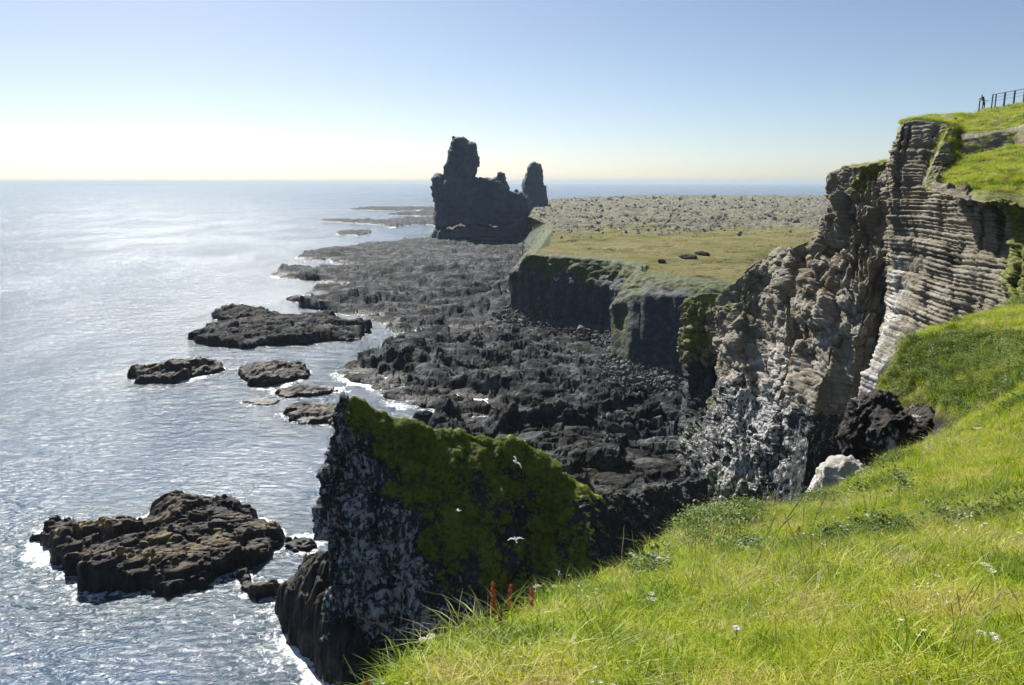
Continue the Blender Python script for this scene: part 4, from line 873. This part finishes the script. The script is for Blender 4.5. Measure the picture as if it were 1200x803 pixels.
# ------------------------------------------------------------------ birds
WH = simple_mat('white_plumage', (.84, .84, .84), .7, (.78, .78, .79), 8, .5); GY = simple_mat('grey_wing', (.42, .45, .48), .7, (.6, .62, .64)); BK = simple_mat('yellow_bill', (.5, .36, .06), .5)
def bird(px, py, Y, yaw, roll, pitch, flap, label, mat=None, span=1.05):
    span *= 1.05; c = at(px, py, Y); root = bpy.data.objects.new('seabird', None); COL.objects.link(root); root.location = c; root.rotation_euler = (pitch, roll, yaw)
    tag(root, label, 'bird', 'white seabirds gliding in front of the near stack'); k = span/1.05
    prof = [(-.20, .012, 0), (-.12, .042, 0), (0, .062, 0), (.10, .052, .004), (.16, .034, .012), (.20, .034, .018), (.235, .024, .018), (.255, .008, .012)]
    V = []; Fc = []; n = 8
    for y_, r, z_ in prof:
        for i in range(n): V.append((r*k*math.cos(i*6.283/n), y_*k, z_*k+r*k*.9*math.sin(i*6.283/n)))
    for l in range(len(prof)-1):
        for i in range(n): Fc.append([l*n+i, l*n+(i+1) % n, (l+1)*n+(i+1) % n, (l+1)*n+i])
    Fc += [list(range(n))[::-1], [(len(prof)-1)*n+i for i in range(n)]]
    me = flat_mesh('body', V, Fc); [setattr(p, 'use_smooth', True) for p in me.polygons]; link('body', me, mat or WH, root)
    for s in (-1, 1):
        st = [(.03, .07, -.09, .0, .02), (.20, .10, -.04, .10*flap, .014), (.34, .07, -.05, .10*flap, .01), (.52, -.05, -.09, .02*flap, .003)]; V = []; Fc = []
        for x_, y0, y1, z_, t in st: V += [(s*x_*k, y0*k, (z_+t)*k), (s*x_*k, y1*k, z_*k), (s*x_*k, y0*k, (z_-t)*k)]
        for l in range(3):
            for a, b_ in ((0, 1), (1, 2), (2, 0)): Fc.append([3*l+a, 3*l+b_, 3*l+3+b_, 3*l+3+a])
        Fc += [[0, 2, 1], [9, 10, 11]]; me = flat_mesh('wing', V, Fc); link('wing', me, GY if mat else WH, root)
    V = [(-.02*k, -.18*k, .008), (.02*k, -.18*k, .008), (.06*k, -.32*k, 0), (-.06*k, -.32*k, 0), (-.02*k, -.18*k, -.008), (.02*k, -.18*k, -.008), (.06*k, -.32*k, -.006), (-.06*k, -.32*k, -.006)]
    link('tail', flat_mesh('tail', V, [(0, 1, 2, 3), (7, 6, 5, 4), (0, 4, 5, 1), (1, 5, 6, 2), (2, 6, 7, 3), (3, 7, 4, 0)]), WH, root)
    V = [(-.007*k, .25*k, .01*k), (.007*k, .25*k, .01*k), (0, .25*k, .022*k), (0, .295*k, .006*k)]
    link('bill', flat_mesh('bill', V, [(0, 1, 3), (1, 2, 3), (2, 0, 3), (0, 2, 1)]), BK, root)
bird(605, 542, 44, .9, .9, .2, 1.2, 'white seabird banking with long wings spread beside the mossy crest', span=1.15)
bird(604, 632, 46, 2.9, .2, 1.1, .6, 'white seabird gliding in the middle of the dark stack face')
bird(628, 688, 46, -.6, -.5, .7, .8, 'white seabird low over the dark gap above the red flower spikes', span=.95)
bird(688, 684, 40, .3, .6, .9, 1.0, 'white seabird just over the grass edge, rightmost and lowest', span=.95)
bird(655, 672, 56, .2, .9, .4, .6, 'greyish seabird, faintest and most distant of the group', GY)
bird(537, 598, 60, 1.7, .1, .1, .5, 'tiny white seabird passing the left part of the green face', span=.8)

# ------------------------------------------------------------------ flowers
RED = simple_mat('sorrel_red', (.62, .15, .08), .7, (.72, .30, .18), 40, .45); STEM = simple_mat('red_stem', (.25, .13, .05), .7, (.2, .18, .05), 20); LEAF = simple_mat('sorrel_leaf', (.10, .17, .03), .6, (.2, .22, .05), 12, .3)
PET = simple_mat('white_petals', (.78, .78, .74), .7, (.7, .68, .62), 30, .3); YEL = simple_mat('yellow_centre', (.6, .42, .04), .7)
def hz1(x, y): return float(hill_z(np.array([x]), np.array([y]))[0])
def tube(path, rad, n=5):
    V = []; Fc = []
    for (p, r) in zip(path, rad):
        for i in range(n): V.append((p[0]+r*math.cos(i*6.283/n), p[1]+r*math.sin(i*6.283/n), p[2]))
    for l in range(len(path)-1):
        for i in range(n): Fc.append([l*n+i, l*n+(i+1) % n, (l+1)*n+(i+1) % n, (l+1)*n+i])
    return V, Fc
def sorrel(px, ytop, Y, label, h=None, s=1.):
    c = at(px, ytop, Y); gz = hz1(c[0], c[1]); H = c[2]-gz
    root = bpy.data.objects.new('sorrel_spike', None); COL.objects.link(root); root.location = (c[0], c[1], gz-.02); tag(root, label, 'flower spike', 'red sorrel spikes in the near grass')
    bend = random.uniform(-.03, .03); path = [(bend*t*t, 0, (H+.02)*t) for t in (0, .3, .6, .8, 1)]
    V, Fc = tube(path, [.005*s, .004*s, .0035*s, .003*s, .001]); link('stem', flat_mesh('stem', V, Fc), STEM, root)
    L_ = min(.20*s, H*.55); V = []; Fc = []
    for i in range(80):
        t = random.random(); zc = H-L_*(1-t); r = .020*s*(1-.55*t)*random.uniform(.3, 1); a = random.uniform(0, 6.28); q = .0085*s*random.uniform(.7, 1.2)
        x0, y0 = bend+r*math.cos(a), r*math.sin(a); o = len(V)
        V += [(x0-q, y0, zc), (x0+q, y0, zc), (x0, y0-q, zc), (x0, y0+q, zc), (x0, y0, zc+q*1.2), (x0, y0, zc-q*1.2)]
        Fc += [[o+a_, o+b_, o+c_] for a_, b_, c_ in ((0, 2, 4), (2, 1, 4), (1, 3, 4), (3, 0, 4), (2, 0, 5), (1, 2, 5), (3, 1, 5), (0, 3, 5))]
    link('flower_head', flat_mesh('flower_head', V, Fc), RED, root)
    for i in range(2):
        a = random.uniform(0, 6.28); z_ = H*(.2+.25*i); dx, dy = math.cos(a), math.sin(a); l = .09*s
        V = [(0, 0, z_), (dx*l*.5-dy*.014, dy*l*.5+dx*.014, z_+.05), (dx*l, dy*l, z_+.04), (dx*l*.5+dy*.014, dy*l*.5-dx*.014, z_+.05), (dx*l*.5, dy*l*.5, z_+.035)]
        link('leaf', flat_mesh('leaf', V, [(0, 1, 4), (1, 2, 4), (2, 3, 4), (3, 0, 4)]), LEAF, root)
for a in [(580, 679, 4.4, 'tallest red sorrel spike, leftmost of the three on the edge', None, 1.0), (600, 682, 4.7, 'middle red sorrel spike of the three on the slope edge', None, .9), (624, 684, 5.1, 'right red sorrel spike of the three on the slope edge', None, .9),
          (589, 712, 4.3, 'short red sorrel head below the trio on the edge', None, .7), (582, 762, 3.7, 'orange red sorrel low in the grass near the bottom edge', None, .9), (425, 792, 3.3, 'red sorrel tip at the very bottom left of the grass', None, .8),
          (989, 727, 4.3, 'dark red sorrel spike in the middle of the slope', None, .8), (926, 742, 4.0, 'dark red sorrel spike left of the middle of the slope', None, .8), (1118, 744, 3.9, 'thin brown red sorrel spike at the lower right', None, .8),
          (935, 616, 9.0, 'reddish sorrel spike just below the small white rock', None, 1.2), (979, 620, 9.0, 'faint reddish sorrel between the white rocks and the tuft', None, 1.1)]: sorrel(*a)
for px_, py_, lb_ in ((845, 712, 'small reddish sorrel left of the dark red spikes, mid slope'), (1040, 668, 'small reddish sorrel below the dark green tuft area, centre right'), (1165, 655, 'small reddish sorrel near the right border, mid height of the grass'),
    (720, 760, 'small reddish sorrel in the lower left part of the slope'), (1060, 772, 'small reddish sorrel near the bottom edge, right of centre'), (800, 785, 'small reddish sorrel at the bottom edge, left of centre'),
    (900, 672, 'small reddish sorrel above the dark red spikes'), (1185, 735, 'small reddish sorrel in the lower right corner area')):
    Y_ = max(3.2, 5.3*(700/py_)**4.2); sorrel(px_, py_, Y_, lb_, None, .75)
def daisy(px, py, Y, label, nf=3, s=1.):
    c = at(px, py, Y); gz = hz1(c[0], c[1]); H = max(.12, c[2]-gz); root = bpy.data.objects.new('white_flower', None); COL.objects.link(root)
    root.location = (c[0], c[1], gz-.02); tag(root, label, 'flower', 'white flowers in the near grass')
    for i in range(nf):
        ox, oy = (random.uniform(-.07, .07), random.uniform(-.07, .07)) if i else (0, 0); h = H*random.uniform(.85, 1.05)
        V, Fc = tube([(ox*.3, oy*.3, 0), (ox*.7, oy*.7, h*.6), (ox, oy, h)], [.0022, .002, .0015], 4); link('stem', flat_mesh('stem', V, Fc), LEAF, root)
        V = []; Fc = []
        for k in range(9):
            a = k*6.283/9; r = .024*s; dx, dy = math.cos(a), math.sin(a); o = len(V); w_ = .008*s
            V += [(ox+dx*.004, oy+dy*.004, h), (ox+dx*r*.6-dy*w_, oy+dy*r*.6+dx*w_, h+.006), (ox+dx*r, oy+dy*r, h+.003), (ox+dx*r*.6+dy*w_, oy+dy*r*.6-dx*w_, h+.006)]; Fc.append([o, o+1, o+2, o+3])
        me = flat_mesh('petals', V, Fc); link('petals', me, PET, root)
        V, Fc = tube([(ox, oy, h+.0), (ox, oy, h+.006), (ox, oy, h+.009)], [.007*s, .006*s, .001], 6); link('flower_centre', flat_mesh('flower_centre', V, Fc), YEL, root)
dl = [(1112, 384, 31.0, 'white flower cluster on the crown of the grassy knob', 5, 3.2), (1102, 392, 30.0, 'white flowers at the left shoulder of the grassy knob', 3, 3.0), (1158, 702, 5.0, 'white flower at the right, beside straw coloured grass', 3, 1.5),
 (768, 675, 7.6, 'white flower on the slope edge below the dark gap', 2, 1.4), (760, 722, 5.2, 'white flower pair in the lower middle of the slope', 3, 1.2), (862, 768, 3.8, 'white flower low in the grass beneath the dark red spike', 2, 1.0),
 (1015, 622, 9.0, 'white flower left of the dark green tuft', 2, 1.7), (1145, 508, 17, 'white flowers on the right of the gully rocks', 4, 2.2), (1160, 780, 3.4, 'white flower in the bottom right corner of the slope', 3, 1.0),
 (505, 742, 4.4, 'white flower standing against the dark rock at lower left', 3, 1.3), (650, 690, 6.2, 'white flower beside the right red sorrel spike', 3, 1.2), (745, 650, 9.2, 'white flower stem at the highest notch of the edge', 2, 1.5)]
for a in dl: daisy(*a)

# ------------------------------------------------------------------ haze
hx = 27000; V = [(x_, y_, z_) for z_ in (-4, 86) for x_, y_ in ((-hx, -2000), (hx, -2000), (hx, 27000), (-hx, 27000))]
me = flat_mesh('haze', V, [(3, 2, 1, 0), (4, 5, 6, 7), (0, 1, 5, 4), (1, 2, 6, 5), (2, 3, 7, 6), (3, 0, 4, 7)])
mh = bpy.data.materials.new('haze'); mh.use_nodes = True; nt = mh.node_tree; nt.nodes.remove(nt.nodes['Principled BSDF']); vp = nt.nodes.new('ShaderNodeVolumePrincipled')
vp.inputs['Density'].default_value = .000075; vp.inputs['Color'].default_value = (.60, .72, .85, 1); vp.inputs['Anisotropy'].default_value = .1
nt.links.new(vp.outputs[0], nt.nodes['Material Output'].inputs['Volume']); o = link('haze', me, mh); o['kind'] = 'stuff'
